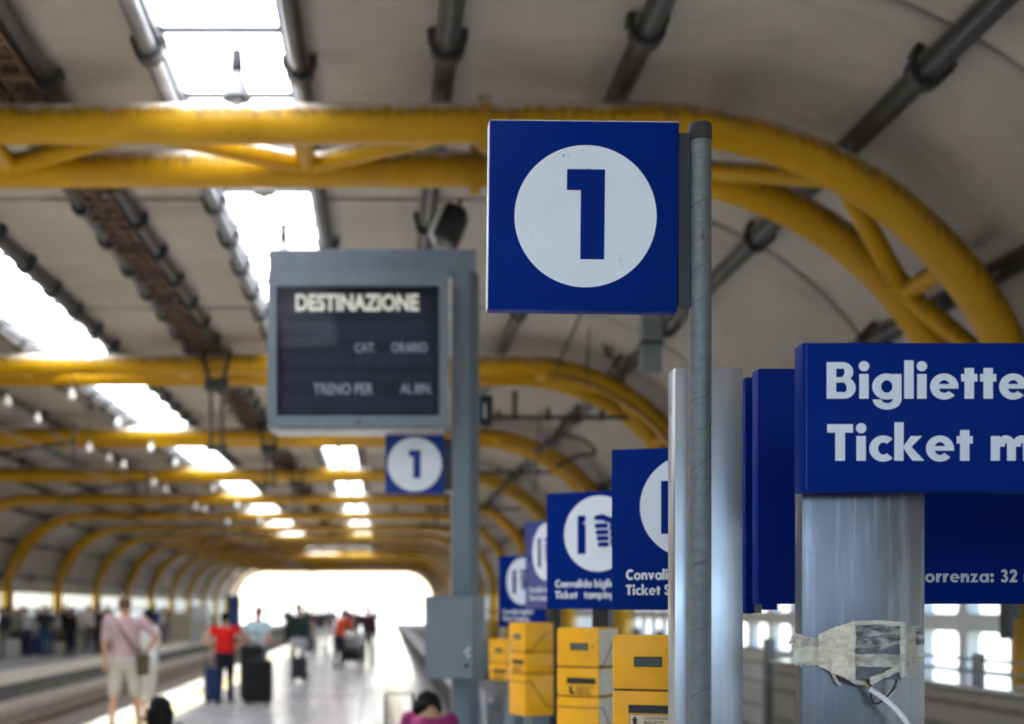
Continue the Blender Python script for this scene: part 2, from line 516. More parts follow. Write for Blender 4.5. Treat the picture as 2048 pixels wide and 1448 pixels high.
def pane_mat(name, tint, gl=0.08, translucent=0.0):
    m = bpy.data.materials.new(name)
    m.use_nodes = True
    t = m.node_tree
    t.nodes.remove(t.nodes['Principled BSDF'])
    out = t.nodes['Material Output']
    tr = N(t, 'ShaderNodeBsdfTransparent')
    tr.inputs[0].default_value = tint + (1,)
    last = tr.outputs[0]
    if translucent:
        tl = N(t, 'ShaderNodeBsdfTranslucent')
        nz = noise(t, coords(t), 2.0, 5)
        t.links.new(mixcol(t, nz, (0.8, 0.82, 0.84), (0.95, 0.96, 0.97)), tl.inputs[0])
        mx = N(t, 'ShaderNodeMixShader')
        mx.inputs[0].default_value = translucent
        t.links.new(last, mx.inputs[1]); t.links.new(tl.outputs[0], mx.inputs[2])
        last = mx.outputs[0]
    g = N(t, 'ShaderNodeBsdfGlossy')
    g.inputs['Roughness'].default_value = 0.03
    lw = N(t, 'ShaderNodeLayerWeight')
    lw.inputs[0].default_value = 0.5
    mx2 = N(t, 'ShaderNodeMixShader')
    k = math_(t, 'ADD', math_(t, 'MULTIPLY', math_(t, 'POWER', lw.outputs['Facing'], 5.0), 7.0 * gl), 0.5 * gl)
    kk = N(t, 'ShaderNodeClamp'); t.links.new(k, kk.inputs[0])
    t.links.new(kk.outputs[0], mx2.inputs[0])
    t.links.new(last, mx2.inputs[1]); t.links.new(g.outputs[0], mx2.inputs[2])
    t.links.new(mx2.outputs[0], out.inputs[0])
    return m
GLASS = pane_mat('window_glass', (0.93, 0.96, 0.97), 0.04)
TINTED = pane_mat('tinted_end_glass', (0.5, 0.55, 0.6), 0.08)
SKYPANE = pane_mat('skylight_polycarbonate', (0.93, 0.95, 0.97), 0.04, 0.54)
SCREENGLASS = pane_mat('display_glass', (0.9, 0.91, 0.93), 0.006)

def emit_mat(name, base, em, strength):
    m, t, p = nodes(name)
    nz = noise(t, coords(t), 8, 3)
    t.links.new(mixcol(t, nz, mul(base, 0.92), mul(base, 1.05)), p.inputs['Base Color'])
    p.inputs['Emission Color'].default_value = em + (1,)
    p.inputs['Emission Strength'].default_value = strength
    p.inputs['Roughness'].default_value = 0.4
    return m
GLOBE = emit_mat('lit_opal_globe', (0.8, 0.79, 0.76), (1.0, 0.95, 0.9), 0.05)
HEADER = emit_mat('backlit_cream_letters', (0.65, 0.62, 0.5), (1.0, 0.93, 0.72), 0.06)
# =====================================================================  THE STATION HALL
CXR, CXL = 2.08, -12.1          # centres of the two shoulder curves (x)
CZ, RC = 2.4, 3.0              # springing height, radius of the arch tube's axis
RT = 0.154                     # arch tube radius
XR, XL = CXR + RC, CXL - RC    # column axes
TOPZ = CZ + RC
Y0, Y1 = -6.0, 134.0
SKY_START = -2.0
SKY_END = 72.0                 # the rooflight strips stop here          # hall from behind the camera to the far opening
FRAMES = [10.0] + [19.9 + 8.05 * k for k in range(15)]

def arc_x(off, a0, a1, n, side):
    """points (x, z) on a shoulder at radius RC + off, angle from the vertical"""
    out = []
    for i in range(n + 1):
        a = R(a0 + (a1 - a0) * i / n)
        r = RC + off
        if side > 0: out.append((CXR + r * math.sin(a), CZ + r * math.cos(a)))
        else: out.append((CXL - r * math.sin(a), CZ + r * math.cos(a)))
    return out

# ---- ground, platforms, tracks
MB().add([(-3000, -1500, -0.95), (3000, -1500, -0.95), (3000, 4500, -0.95), (-3000, 4500, -0.95)], [(0, 1, 2, 3)]).build('ground', OUTGROUND)['kind'] = 'structure'
PE, FE = -4.2, -9.25           # near and far platform edges
MB().box(PE, Y0 - 5, -0.9, 5.4, 190, 0.0).build('platform_floor', FLOOR)['kind'] = 'structure'
MB().box(-15.9, Y0 - 5, -0.9, FE - 0.02, 190, 0.0).build('far_platform_floor', CONCRETE)['kind'] = 'structure'
def sheet(name, x0, x1, y0, y1, z, mat):
    o = MB().add([(x0, y0, z), (x1, y0, z), (x1, y1, z), (x0, y1, z)], [(0, 1, 2, 3)]).build(name, mat)
    o['kind'] = 'structure'
    return o
sheet('sun_and_shade_band', -0.37, 0.0, Y0, 189, 0.004, SUN_BAND)
sheet('sun_and_shade_band', 0.0, 0.3, Y0, 189, 0.004, SHADE_BAND)
sheet('sun_and_shade_band', 0.3, 0.93, Y0, 189, 0.004, SUN_BAND)
sheet('side_paving', 0.93, 5.2, Y0, 189, 0.004, M('dark_side_paving', (0.13, 0.12, 0.105), 0.6, var=0.2, scale=2))
sheet('platform_stripe', -3.75, -3.25, Y0, 189, 0.004, STRIPE)
def coping(name, x0, x1, y0, y1, step, side):
    root = empty(name, (0, 0, 0), kind='structure')
    me = MB().bbox(x0, 0.006, -0.2, x1, step - 0.006, 0.03, 0.012, 1).mesh('coping_stone')
    me.materials.append(COPING)
    y = y0
    k = 0
    while y < y1 and k < 290:
        link('coping_stone', me, root, (0, y, random.uniform(-0.003, 0.003)))
        y += step; k += 1
coping('near_platform_edge', PE - 0.06, PE + 0.44, 6, 189, 1.5, 1)
coping('far_platform_edge', FE - 0.75, FE + 0.08, 14, 189, 1.5, 1)
MB().box(FE - 0.015, Y0, -0.9, FE + 0.01, 190, -0.21).build('far_platform_wall', M('sooty_platform_wall', (0.10, 0.095, 0.085), 0.85, var=0.3, scale=2))['kind'] = 'structure'
# track bed with sleepers and rails
MB().box(FE + 0.02, Y0 - 5, -0.94, PE - 0.02, 190, -0.72).build('track_bed', BALLAST)['kind'] = 'structure'
MB().box(FE + 0.02, Y0, -0.9, FE + 0.75, 190, -0.60).build('track_side_ledge', M('pale_ledge', (0.46, 0.40, 0.33), 0.8, var=0.2))['kind'] = 'structure'
tr = empty('railway_track', (0, 0, 0), label='rusty railway track in the trench between the two platforms', cat='railway track')
sl = MB().bbox(-7.5, -0.12, -0.80, -4.9, 0.12, -0.665, 0.02, 1).mesh('sleeper'); sl.materials.append(SLEEPER)
for k in range(250):
    link('sleeper', sl, tr, (0, 14 + 0.6 * k, 0))
for x in (-6.92, -5.485):
    MB().prism([(x - 0.07, -0.665), (x + 0.07, -0.665), (x + 0.07, -0.64), (x + 0.012, -0.62), (x + 0.012, -0.55), (x + 0.036, -0.54), (x + 0.036, -0.51), (x - 0.036, -0.51), (x - 0.036, -0.54), (x - 0.012, -0.55), (x - 0.012, -0.62), (x - 0.07, -0.64)], Y0, 189).build('rail', RAIL, tr)

# ---- roof: ribbed sheets, two skylight strips, purlins with clamps
roof = empty('roof', (0, 0, 0), kind='structure')
RS = 0.41                       # sheet offset from the tube axis
SHEET = 2.4
ZS = CZ + RC + RS               # flat roof height
SKY_R = (-1.62, -0.72)
SKY_L = (-5.48, -4.34)
def profiles(o):
    r = RS + o
    z = CZ + RC + r
    a = [(SKY_R[1], z)] + [(x, z) for x in (-0.2, 0.6, 1.4)] + arc_x(r, 0, 90, 16, 1) + [(CXR + RC + r, 2.36)]
    m = [(SKY_L[1], z), (-3.4, z), (-2.5, z), (SKY_R[0], z)]
    l = [(SKY_L[0], z), (-7.5, z), (-9.5, z)] + arc_x(r, 0, 90, 16, -1) + [(CXL - RC - r, 2.36)]
    f = [(SKY_L[0], z), (-3.4, z), (-2.5, z), (SKY_R[1], z)]
    return a, m, l, f
def sheet_mesh(prof, L):
    th = 0.025
    n = len(prof)
    vs = []; fs = []
    ins, out = [], []
    for i, (x, z) in enumerate(prof):
        a = Vector(prof[min(i + 1, n - 1)]) - Vector(prof[max(i - 1, 0)])
        nrm = Vector((-a.y, a.x)).normalized()
        c = Vector((CXR - 4.0, 2.0))
        if nrm.dot(Vector((x, z)) - c) < 0: nrm = -nrm
        ins.append((x, z)); out.append((x + nrm.x * th, z + nrm.y * th))
    for (x, z) in ins: vs += [(x, 0.0, z), (x, L, z)]
    for (x, z) in out: vs += [(x, 0.0, z), (x, L, z)]
    o = 2 * n
    for i in range(n - 1):
        fs.append((2 * i, 2 * i + 1, 2 * i + 3, 2 * i + 2))
        fs.append((o + 2 * i, o + 2 * i + 2, o + 2 * i + 3, o + 2 * i + 1))
        fs.append((2 * i, 2 * i + 2, o + 2 * i + 2, o + 2 * i))
        fs.append((2 * i + 1, o + 2 * i + 1, o + 2 * i + 3, 2 * i + 3))
    fs.append((0, o, o + 1, 1)); e = 2 * (n - 1)
    fs.append((e, e + 1, o + e + 1, o + e))
    mb = MB().add(vs, fs)
    me = mb.mesh('roof_sheet', 40)
    me.materials.append(ROOFM)
    return me
rows_ = [[sheet_mesh(p, SHEET + 0.05) for p in profiles(o)] for o in (0.0, 0.03)]   # every other row laps over its neighbours
nrow = int((Y1 - Y0) / SHEET)
for k in range(nrow + 1):
    y = Y0 + SHEET * k - 0.025
    a_, m_, l_, f_ = rows_[k % 2]
    link('roof_sheet', a_, roof, (0, y, 0)); link('roof_sheet', l_, roof, (0, y, 0))
    if SKY_START - 1 < y < SKY_END - 1: link('roof_sheet', m_, roof, (0, y, 0))
    elif not (86.0 < y < 97.0): link('roof_sheet', f_, roof, (0, y, 0))
cr = MB()
for x in (-5.42, -2.75, -0.78): cr.box(x - 0.06, 85.9, ZS - 0.05, x + 0.06, 98.0, ZS + 0.09)
cr = cr.build('skylight', DARKIRON, roof)
pmx = MB().box(0, 0.01, ZS + 0.06, 1.29, 2.39, ZS + 0.066).mesh('pane'); pmx.materials.append(SKYPANE)
for k in range(5):
    for x in (-5.38, -4.05): link('pane', pmx, cr, (x, 86.0 + 2.4 * k, 0))
    link('pane', pmx, cr, (-2.68, 86.0 + 2.4 * k, 0))
pmy = MB().box(0, 0.01, ZS + 0.06, 0.5, 2.39, ZS + 0.066).mesh('pane'); pmy.materials.append(SKYPANE)
for k in range(5): link('pane', pmy, cr, (-1.36, 86.0 + 2.4 * k, 0))
# skylights: translucent panes between curbs, thin glazing bars
PANE = 1.2
for (x0, x1) in (SKY_R, SKY_L):
    s = MB()
    s.box(x0 - 0.05, SKY_START, ZS - 0.09, x0 + 0.012, SKY_END, ZS + 0.085)
    s.box(x1 - 0.012, SKY_START, ZS - 0.09, x1 + 0.05, SKY_END, ZS + 0.085)
    npane = int((SKY_END - SKY_START) / PANE)
    yo = 9.35 - PANE * 40
    for k in range(0, 140):
        y = yo + PANE * k
        if SKY_START < y < SKY_END:
            s.box(x0 + 0.012, y - 0.009, ZS + 0.0, x1 - 0.012, y + 0.009, ZS + 0.045)
    sk = s.build('skylight', DARKIRON, roof)
    pm = MB().box(x0 + 0.014, 0.01, ZS + 0.05, x1 - 0.014, PANE - 0.01, ZS + 0.056).mesh('pane'); pm.materials.append(SKYPANE)
    for k in range(0, 140):
        y = yo + PANE * k
        if SKY_START - 0.5 < y < SKY_END - 0.5:
            link('pane', pm, sk, (0, y, 0))
# purlins
RP = 0.29
def purlin(x, z, r, mat=None):
    return MB().tube([(x, Y0, z), (x, Y1, z)], r, 12).build('purlin', mat or PURLIN, roof, 50)
ZP = CZ + RC + RP
def arcp(a, side):
    return arc_x(RP, a, a, 1, side)[0]
SPOTS = [(0.453, ZP, 0.085, 4.3, 9.3), (-0.63, ZP, 0.07, 2.4, 9.7), (-1.69, ZP, 0.065, 1.2, 9.35), (-2.56, ZP, 0.06, 1.2, 9.9), (-3.02, ZP, 0.06, 1.2, 9.4),
         (-4.2, ZP, 0.075, 1.2, 9.2), (-5.56, ZP, 0.05, 1.2, 9.0), (-5.86, ZP - 0.02, 0.045, 2.4, 9.0), (-7.2, ZP, 0.08, 4.3, 10), (-8.6, ZP, 0.08, 4.3, 10), (-10.0, ZP, 0.08, 4.3, 10), (1.83, ZP, 0.085, 4.3, 9.05)]
for a in (28.5, 55, 80):
    for side in (1, -1):
        x, z = arcp(a, side)
        SPOTS.append((x, z, 0.09, 4.0, 8.75, a * side))
SPOTS.append((-11.6, ZP, 0.08, 4.3, 10))
# a clamp: black U strap round the purlin with its two ears
def clamp_mesh(r):
    m = MB()
    ro, ri = r + 0.04, r + 0.004
    n = 10
    vs = []; fs = []
    pts = [(ri + (ro - ri) * q, y) for q, y in ((0, -0.055), (1, -0.055), (1, 0.055), (0, 0.055))]
    path = [(-1.0, 1.2)] + [(math.cos(a), math.sin(a)) for a in [PI + PI * i / n for i in range(n + 1)]] + [(1.0, 1.2)]
    for (cx_, sz) in path:
        for (rad, y) in pts:
            if sz > 1: vs.append((cx_ * rad, y, r * 1.3))
            else: vs.append((cx_ * rad, y, sz * rad))
    for i in range(len(path) - 1):
        for k in range(4):
            k2 = (k + 1) % 4
            fs.append((i * 4 + k, i * 4 + k2, (i + 1) * 4 + k2, (i + 1) * 4 + k))
    m.add(vs, fs)
    m.box(-ro - 0.02, -0.06, r * 0.45, -ri, 0.06, r * 1.25)
    m.box(ri, -0.06, r * 0.45, ro + 0.02, 0.06, r * 1.25)
    me = m.mesh('clamp'); me.materials.append(DARKIRON)
    return me
cm = {}
for sp in SPOTS:
    x, z, r, st, ys = sp[:5]
    ang = sp[5] if len(sp) > 5 else 0
    mt = GALV_LT if x in (-5.56, -5.86, -1.69) else None
    pu = purlin(x, z, r, mt)
    if r not in cm: cm[r] = clamp_mesh(r)
    y = ys
    lim = 46 if st < 3 else 60
    while y < lim:
        link('clamp', cm[r], pu, (x, y, z), (0, R(ang), 0))
        y += st
# rusty open cable ladder between the paired purlins
def ladder(seed):
    r_ = random.Random(seed)
    m = MB()
    for x in (-2.93, -2.65): m.box(x - 0.012, 0, ZP - 0.05, x + 0.012, 1.19, ZP + 0.02)
    for k in range(4): m.box(-2.92, 0.1 + 0.3 * k, ZP - 0.055, -2.66, 0.13 + 0.3 * k, ZP - 0.03)
    m.box(-2.96, 0.0, ZP - 0.085, -2.62, 0.05, ZP - 0.055)
    for k in range(6):
        x0, x1 = r_.uniform(-2.89, -2.69), r_.uniform(-2.89, -2.69)
        m.tube([(x0, 0, ZP - 0.01 + 0.02 * (k % 3)), ((x0 + x1) / 2 + r_.uniform(-0.03, 0.03), 0.6, ZP - 0.03 + 0.02 * (k % 3)), (x1, 1.2, ZP - 0.01 + 0.02 * (k % 3))], r_.uniform(0.012, 0.03), 6)
    me = m.mesh('cable_ladder'); me.materials.append(RUSTY)
    return me
lads = [ladder(s_) for s_ in range(4)]
for k in range(58):
    link('cable_ladder', lads[k % 4], roof, (0, 6 + 1.2 * k, random.uniform(-0.015, 0.015)))

# ---- twin tube arches
GAP = 1.04                      # distance between the two tubes of an arch
def lean_y(z, back):
    """the two tubes close in on the shared column below the shoulder"""
    if not back: return 0.0
    f = max(0.0, min(1.0, (z - 2.5) / 1.1))
    return GAP * f * f * (3 - 2 * f)
def arch_path(back, n=22):
    p = [(XR, 2.3)] + list(reversed(arc_x(0, 0, 90, n, 1))) + [(-3.0, TOPZ), (-8.0, TOPZ)] + arc_x(0, 0, 90, n, -1) + [(XL, 2.3)]
    return [(x, lean_y(z, back), z) for x, z in p]
def node_list():
    """brace nodes along the arch axis: [(x, z)] every 1.25 m, starting at the middle of the right shoulder"""
    pts = []
    x = -11.9
    flat = []
    k = -0.65
    while k > -11.6:
        flat.append((k, TOPZ)); k -= 1.25
    k = -0.65 + 1.25
    while k < CXR:
        flat.append((k, TOPZ)); k += 1.25
    flat.sort()
    flat = [q for q in flat if q[0] < 1.5]
    right = [(CXR + RC * math.sin(R(q)), CZ + RC * math.cos(R(q))) for q in (8.0, 29.3, 50.0, 70.0)]
    left = []
    s0 = CXL - (flat[0][0] - 1.25)
    a = s0 / RC
    while a < R(72):
        left.append((CXL - RC * math.sin(a), CZ + RC * math.cos(a))); a += 1.25 / RC
    return list(reversed(left)) + flat + right
NODES = node_list()
parity = min(range(len(NODES)), key=lambda i: abs(NODES[i][0] + 0.65)) % 2
arch = empty('roof_arch', (0, FRAMES[0], 0), label='yellow twin-tube roof arch nearest the viewer, passing behind the large 1 sign', cat='roof arch', group='yellow arches along the hall')
for back in (False, True):
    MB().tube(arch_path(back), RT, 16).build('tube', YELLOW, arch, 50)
for i, (x, z) in enumerate(NODES):
    back = (i % 2 == parity)
    if back:
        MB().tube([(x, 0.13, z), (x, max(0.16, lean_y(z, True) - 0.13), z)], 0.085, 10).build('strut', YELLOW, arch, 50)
    if i + 1 < len(NODES):
        x2, z2 = NODES[i + 1]
        ya, yb = (lean_y(z, True) - 0.1, 0.1) if back else (0.1, lean_y(z2, True) - 0.1)
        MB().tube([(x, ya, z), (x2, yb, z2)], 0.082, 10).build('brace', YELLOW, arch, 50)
def flange(x, y):
    m = MB()
    for s in (-1, 1):
        m.tube([(x + s * 0.004, y, TOPZ), (x + s * 0.032, y, TOPZ)], RT + 0.055, 20)
    for k in range(10):
        a = 2 * PI * k / 10
        m.tube([(x - 0.05, y + (RT + 0.03) * math.cos(a), TOPZ + (RT + 0.03) * math.sin(a)), (x + 0.05, y + (RT + 0.03) * math.cos(a), TOPZ + (RT + 0.03) * math.sin(a))], 0.012, 6)
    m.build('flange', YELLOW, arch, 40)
for x in (0.77, -10.4):
    flange(x, 0.0); flange(x, GAP)
for x in (XR, XL):
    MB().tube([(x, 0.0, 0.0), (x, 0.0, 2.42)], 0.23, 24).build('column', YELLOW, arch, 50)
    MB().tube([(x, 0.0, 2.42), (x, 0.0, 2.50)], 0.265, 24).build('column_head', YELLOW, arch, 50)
    MB().vprism([(x - 0.3, -0.3), (x + 0.3, -0.3), (x + 0.3, 0.3), (x - 0.3, 0.3)], 0.0, 0.03).build('base_plate', YELLOW, arch)
ORD = ['second', 'third', 'fourth', 'fifth', 'sixth', 'seventh', 'eighth', 'ninth', 'tenth', 'eleventh', 'twelfth', 'thirteenth', 'fourteenth', 'fifteenth', 'sixteenth']
EXTRA = {0: ', behind the DESTINAZIONE display', 1: ', just under the DESTINAZIONE display', 14: ', framing the bright far opening'}
for k, y in enumerate(FRAMES[1:]):
    c = copy_tree(arch)
    c.location.y = y
    c['label'] = ('yellow twin-tube roof arch, %s from the viewer' % ORD[k]) + EXTRA.get(k, '')

# ---- side walls: white framed windows in two rows over a solid base
def wall_bay(x, side):
    """one 8 m bay, local y 0..8; side = +1 right wall, -1 left wall"""
    L = 8.0
    t0, t1 = (x, x + 0.12 * side)
    m = MB()
    xa, xb = min(t0, t1), max(t0, t1)
    m.box(xa, 0, 0.0, xb, L, 1.1)
    rows = [(1.1, 1.46), (1.62, 2.30)]
    m.box(xa, 0, 1.46, xb, L, 1.62)
    m.box(xa, 0, 2.30, xb, L, 2.46)
    nm = 8
    for z0, z1 in rows:
        for k in range(nm + 1):
            y = L * k / nm
            ya, yb = max(0, y - 0.085), min(L, y + 0.085)
            m.box(xa, ya, z0, xb, yb, z1)
        # small corner pieces give the openings their rounded corners
        for k in range(nm):
            ya, yb = L * k / nm + 0.085, L * (k + 1) / nm - 0.085
            for (yc, s1) in ((ya, 1), (yb, -1)):
                for (zc, s2) in ((z0, 1), (z1, -1)):
                    q = 0.07
                    poly = [(yc, zc), (yc + s1 * q, zc), (yc + s1 * q * 0.3, zc + s2 * q * 0.3), (yc, zc + s2 * q)]
                    vs = [(xa, a, b) for a, b in poly] + [(xb, a, b) for a, b in poly]
                    m.add(vs, [(0, 1, 2, 3), (7, 6, 5, 4), (1, 5, 6, 2), (2, 6, 7, 3)])
    fr = m.mesh('window_frame'); fr.materials.append(WALLWHITE)
    xm = (xa + xb) / 2
    panes = []
    for z0, z1 in rows:
        pm = MB().box(xm - 0.004, 0.0, z0 - 0.01, xm + 0.004, L / nm - 0.1, z1 + 0.01).mesh('pane')
        pm.materials.append(GLASS)
        panes.append(pm)
    bt = MB().box(xa - 0.015, 0.0, 2.33, xb + 0.015, L, 2.42).mesh('head_rail'); bt.materials.append(DARKIRON)
    return fr, panes, bt
def walls(name, x, side, desc):
    fr, panes, bt = wall_bay(x, side)
    for j in range(-2, 15):
        y = 10.0 + 8.0 * j
        if y + 8 > Y1 or y < Y0 - 6: continue
        r = empty(name, (0, y, 0), kind='structure')
        link('window_frame', fr, r)
        link('head_rail', bt, r)
        for pm in panes:
            for k in range(8):
                link('pane', pm, r, (0, k + 0.05, 0))
walls('right_wall', 5.34, 1, 'right')
walls('left_wall', -15.36, -1, 'left')
# wall base panels on the left, seen far off

# ---- glazed end of the hall unseen behind the viewer, shaped for light and steel reflections: solid base, clear panes above between pale mullions
ew = empty('unseen_end_wall', (0, Y0 + 0.1, 0), kind='structure')
MB().box(-15.4, 0, -0.9, 5.3, 0.15, 2.6).build('base', DADO, ew)
m = MB()
for k in range(11): m.box(-14.9 + 2.0 * k, 0.03, 2.6, -14.82 + 2.0 * k, 0.12, 5.8)
m.build('unseen_mullion', WALLWHITE, ew)
MB().box(-15.4, 0.01, 4.5, 5.3, 0.14, 6.0).build('added_gable', DADO, ew)  # unseen gable, limits the end glass to cut light on the roof
pme = MB().box(0.09, 0.07, 2.6, 1.99, 0.076, 4.52).mesh('pane'); pme.materials.append(GLASS)
for k in range(10):
    link('pane', pme, ew, (-14.9 + 2.0 * k, 0, 0))
# =====================================================================  LETTERING
class Glyphs:
    """heavy geometric sans: shapes in a plane, cap height 1, x to the right, y up"""
    def __init__(self): self.sh = []
    def rect(self, x0, y0, x1, y1): self.sh.append([[(x0, y0), (x1, y0), (x1, y1), (x0, y1)]])
    def poly(self, p): self.sh.append([p])
    def ring(self, cx, cy, rx, ry, wx, wy, a0=0, a1=360):
        n = max(4, int(abs(a1 - a0) / 10)); q = []
        for i in range(n):
            a = R(a0 + (a1 - a0) * i / n); b = R(a0 + (a1 - a0) * (i + 1) / n)
            f = lambda t, ex, ey: (cx + ex * math.cos(t), cy + ey * math.sin(t))
            q.append([f(a, rx - wx, ry - wy), f(a, rx, ry), f(b, rx, ry), f(b, rx - wx, ry - wy)])
        self.sh.append(q)
    def disc(self, cx, cy, r):
        self.sh.append([[(cx + r * math.cos(2 * PI * k / 24), cy + r * math.sin(2 * PI * k / 24)) for k in range(24)]])

def glyph(ch):
    g = Glyphs(); S = 0.25; X = 0.675; A = 0.5
    W = 0.4
    def bowl(cx=0.385, rx=0.385): g.ring(cx, X / 2 - 0.005, rx, X / 2 + 0.02, 0.235, 0.185)
    if ch == ' ': return g, 0.34
    if ch == 'B':
        g.rect(0, 0, S, 1); g.rect(S * .9, 0.82, 0.42, 1); g.rect(S * .9, 0.44, 0.44, 0.59); g.rect(S * .9, 0, 0.46, 0.18)
        g.ring(0.42, 0.73, 0.28, 0.27, 0.23, 0.165, -90, 90); g.ring(0.46, 0.295, 0.31, 0.295, 0.24, 0.17, -90, 90); return g, 0.77
    if ch == 'T': g.rect(0, 0.77, 0.69, 1); g.rect(0.215, 0, 0.475, 0.78); return g, 0.69
    if ch == 'C': g.ring(0.5, 0.5, 0.5, 0.525, 0.27, 0.24, 47, 313); return g, 0.84
    if ch == 'S':
        g.ring(0.3, 0.735, 0.28, 0.29, 0.235, 0.19, 20, 262); g.ring(0.3, 0.285, 0.3, 0.31, 0.245, 0.2, -170, 85); return g, 0.62
    if ch == 'R':
        g.rect(0, 0, S, 1); g.rect(S * .9, 0.82, 0.42, 1); g.rect(S * .9, 0.4, 0.42, 0.56); g.ring(0.42, 0.7, 0.29, 0.3, 0.23, 0.17, -90, 90)
        g.poly([(0.22, 0.42), (0.5, 0.42), (0.78, 0), (0.48, 0)]); return g, 0.78
    if ch in 'adgq':
        bowl(); top = 1.05 if ch == 'd' else X
        g.rect(0.54, 0 if ch != 'g' else -0.04, 0.775, top)
        if ch == 'g': g.ring(0.395, -0.02, 0.38, 0.28, 0.235, 0.175, 180, 360); 
        return g, 0.775
    if ch in 'bp':
        g.rect(0, -0.29 if ch == 'p' else 0, 0.235, X if ch == 'p' else 1.05); bowl(0.39, 0.385); return g, 0.775
    if ch == 'o': bowl(); return g, 0.77
    if ch == 'e':
        g.ring(0.375, X / 2 - .005, 0.375, X / 2 + 0.02, 0.225, 0.18, 0, 318); g.rect(0.12, 0.275, 0.748, 0.4); return g, 0.75
    if ch == 'c': g.ring(0.375, X / 2 - .005, 0.375, X / 2 + 0.02, 0.235, 0.19, 48, 312); return g, 0.6
    if ch == 's':
        g.ring(0.235, 0.495, 0.215, 0.195, 0.185, 0.135, 15, 262); g.ring(0.235, 0.195, 0.235, 0.205, 0.19, 0.14, -165, 85); return g, 0.49
    if ch == 'i': g.rect(0.02, 0, 0.27, X); g.disc(0.145, 0.89, 0.14); return g, 0.29
    if ch == 'l': g.rect(0, 0, S, 1.05); return g, 0.25
    if ch == 't': g.rect(0.09, 0, 0.34, 0.84); g.rect(0, 0.47, 0.43, X); return g, 0.43
    if ch == 'r': g.rect(0, 0, S, X); g.ring(0.33, 0.33, 0.27, 0.37, 0.24, 0.21, 52, 180); return g, 0.46
    if ch in 'nhm':
        g.rect(0, 0, 0.24, 1.05 if ch == 'h' else X)
        g.ring(0.4, 0.385, 0.265, 0.31, 0.235, 0.2, 0, 180); g.rect(0.43, 0, 0.665, 0.39)
        if ch == 'm': g.ring(0.825, 0.385, 0.265, 0.31, 0.235, 0.2, 0, 180); g.rect(0.855, 0, 1.09, 0.39); return g, 1.09
        return g, 0.665
    if ch == 'u':
        g.rect(0, 0.29, 0.24, X); g.ring(0.333, 0.295, 0.333, 0.315, 0.24, 0.2, 180, 360); g.rect(0.427, 0.29, 0.666, X); return g, 0.667
    if ch == 'k': 
        g.rect(0, 0, 0.245, 1.05); g.poly([(0.22, 0.37), (0.44, X), (0.74, X), (0.42, 0.34)]); g.poly([(0.22, 0.37), (0.42, 0.42), (0.8, 0), (0.48, 0)]); return g, 0.77
    if ch == 'v': g.poly([(0, X), (0.27, X), (0.37, 0.33), (0.47, X), (0.74, X), (0.45, 0), (0.29, 0)]); return g, 0.74
    if ch == 'z': g.poly([(0.03, X), (0.6, X), (0.33, 0.17), (0.6, 0.17), (0.6, 0), (0, 0), (0.27, 0.5), (0.03, 0.5)]); return g, 0.6
    if ch == ':': g.disc(0.145, 0.14, 0.145); g.disc(0.145, 0.56, 0.145); return g, 0.29
    if ch == '3':
        g.ring(0.29, 0.745, 0.265, 0.275, 0.22, 0.17, -88, 165); g.ring(0.3, 0.275, 0.3, 0.295, 0.235, 0.175, -165, 88); g.rect(0.2, 0.44, 0.33, 0.57); return g, 0.6
    if ch == '2':
        g.ring(0.31, 0.68, 0.3, 0.34, 0.235, 0.2, -25, 175); g.poly([(0.0, 0), (0.62, 0), (0.62, 0.2), (0.37, 0.2), (0.59, 0.55), (0.37, 0.62), (0.0, 0.08)]); return g, 0.62
    return g, 0.5

def letter_mesh(text, cap, gap=0.075, sx=1.0, lift=0.0012):
    m = MB(); x = 0.0; j = 0
    for ch in text:
        g, adv = glyph(ch)
        for sh in g.sh:
            d = -(lift + 0.00012 * (j % 5)); j += 1
            for q in sh:
                m.add([((x + a) * cap * sx, d, b * cap) for a, b in q], [tuple(range(len(q)))])
        x += adv + gap
    return m, x * cap * sx

def lettering(text, cap, mat, parent, loc, gap=0.075, sx=1.0):
    m, wdt = letter_mesh(text, cap, gap, sx)
    me = bpy.data.meshes.new('lettering')
    me.from_pydata(m.v, [], m.f)
    bm = bmesh.new(); bm.from_mesh(me)
    for f in bm.faces:
        f.normal_update()
        if f.normal.y > 0: f.normal_flip()
    bm.to_mesh(me); bm.free()
    me.materials.append(mat)
    return link('lettering', me, parent, loc)

def font_text(text, height, mat, parent, loc, bold=0.0, sx=1.0, align='LEFT', spacing=1.0):
    c = bpy.data.curves.new('lettering', 'FONT')
    c.body = text
    c.size = 1.0
    c.offset = bold
    c.align_x = align
    c.space_character = spacing
    c.resolution_u = 3
    o = bpy.data.objects.new('temp_text', c)
    COL.objects.link(o)
    bpy.context.view_layer.update()
    me = bpy.data.meshes.new_from_object(o.evaluated_get(bpy.context.evaluated_depsgraph_get()))
    bpy.data.objects.remove(o)
    zs = [v.co.y for v in me.vertices]
    h = max(zs)
    k = height / h
    for v in me.vertices:
        v.co = Vector((v.co.x * k * sx, 0.0, v.co.y * k))
    bm = bmesh.new(); bm.from_mesh(me)
    for f in bm.faces:
        f.normal_update()
        if f.normal.y > 0: f.normal_flip()
    bm.to_mesh(me); bm.free()
    me.name = 'lettering'
    me.materials.clear(); me.materials.append(mat)
    return link('lettering', me, parent, loc)

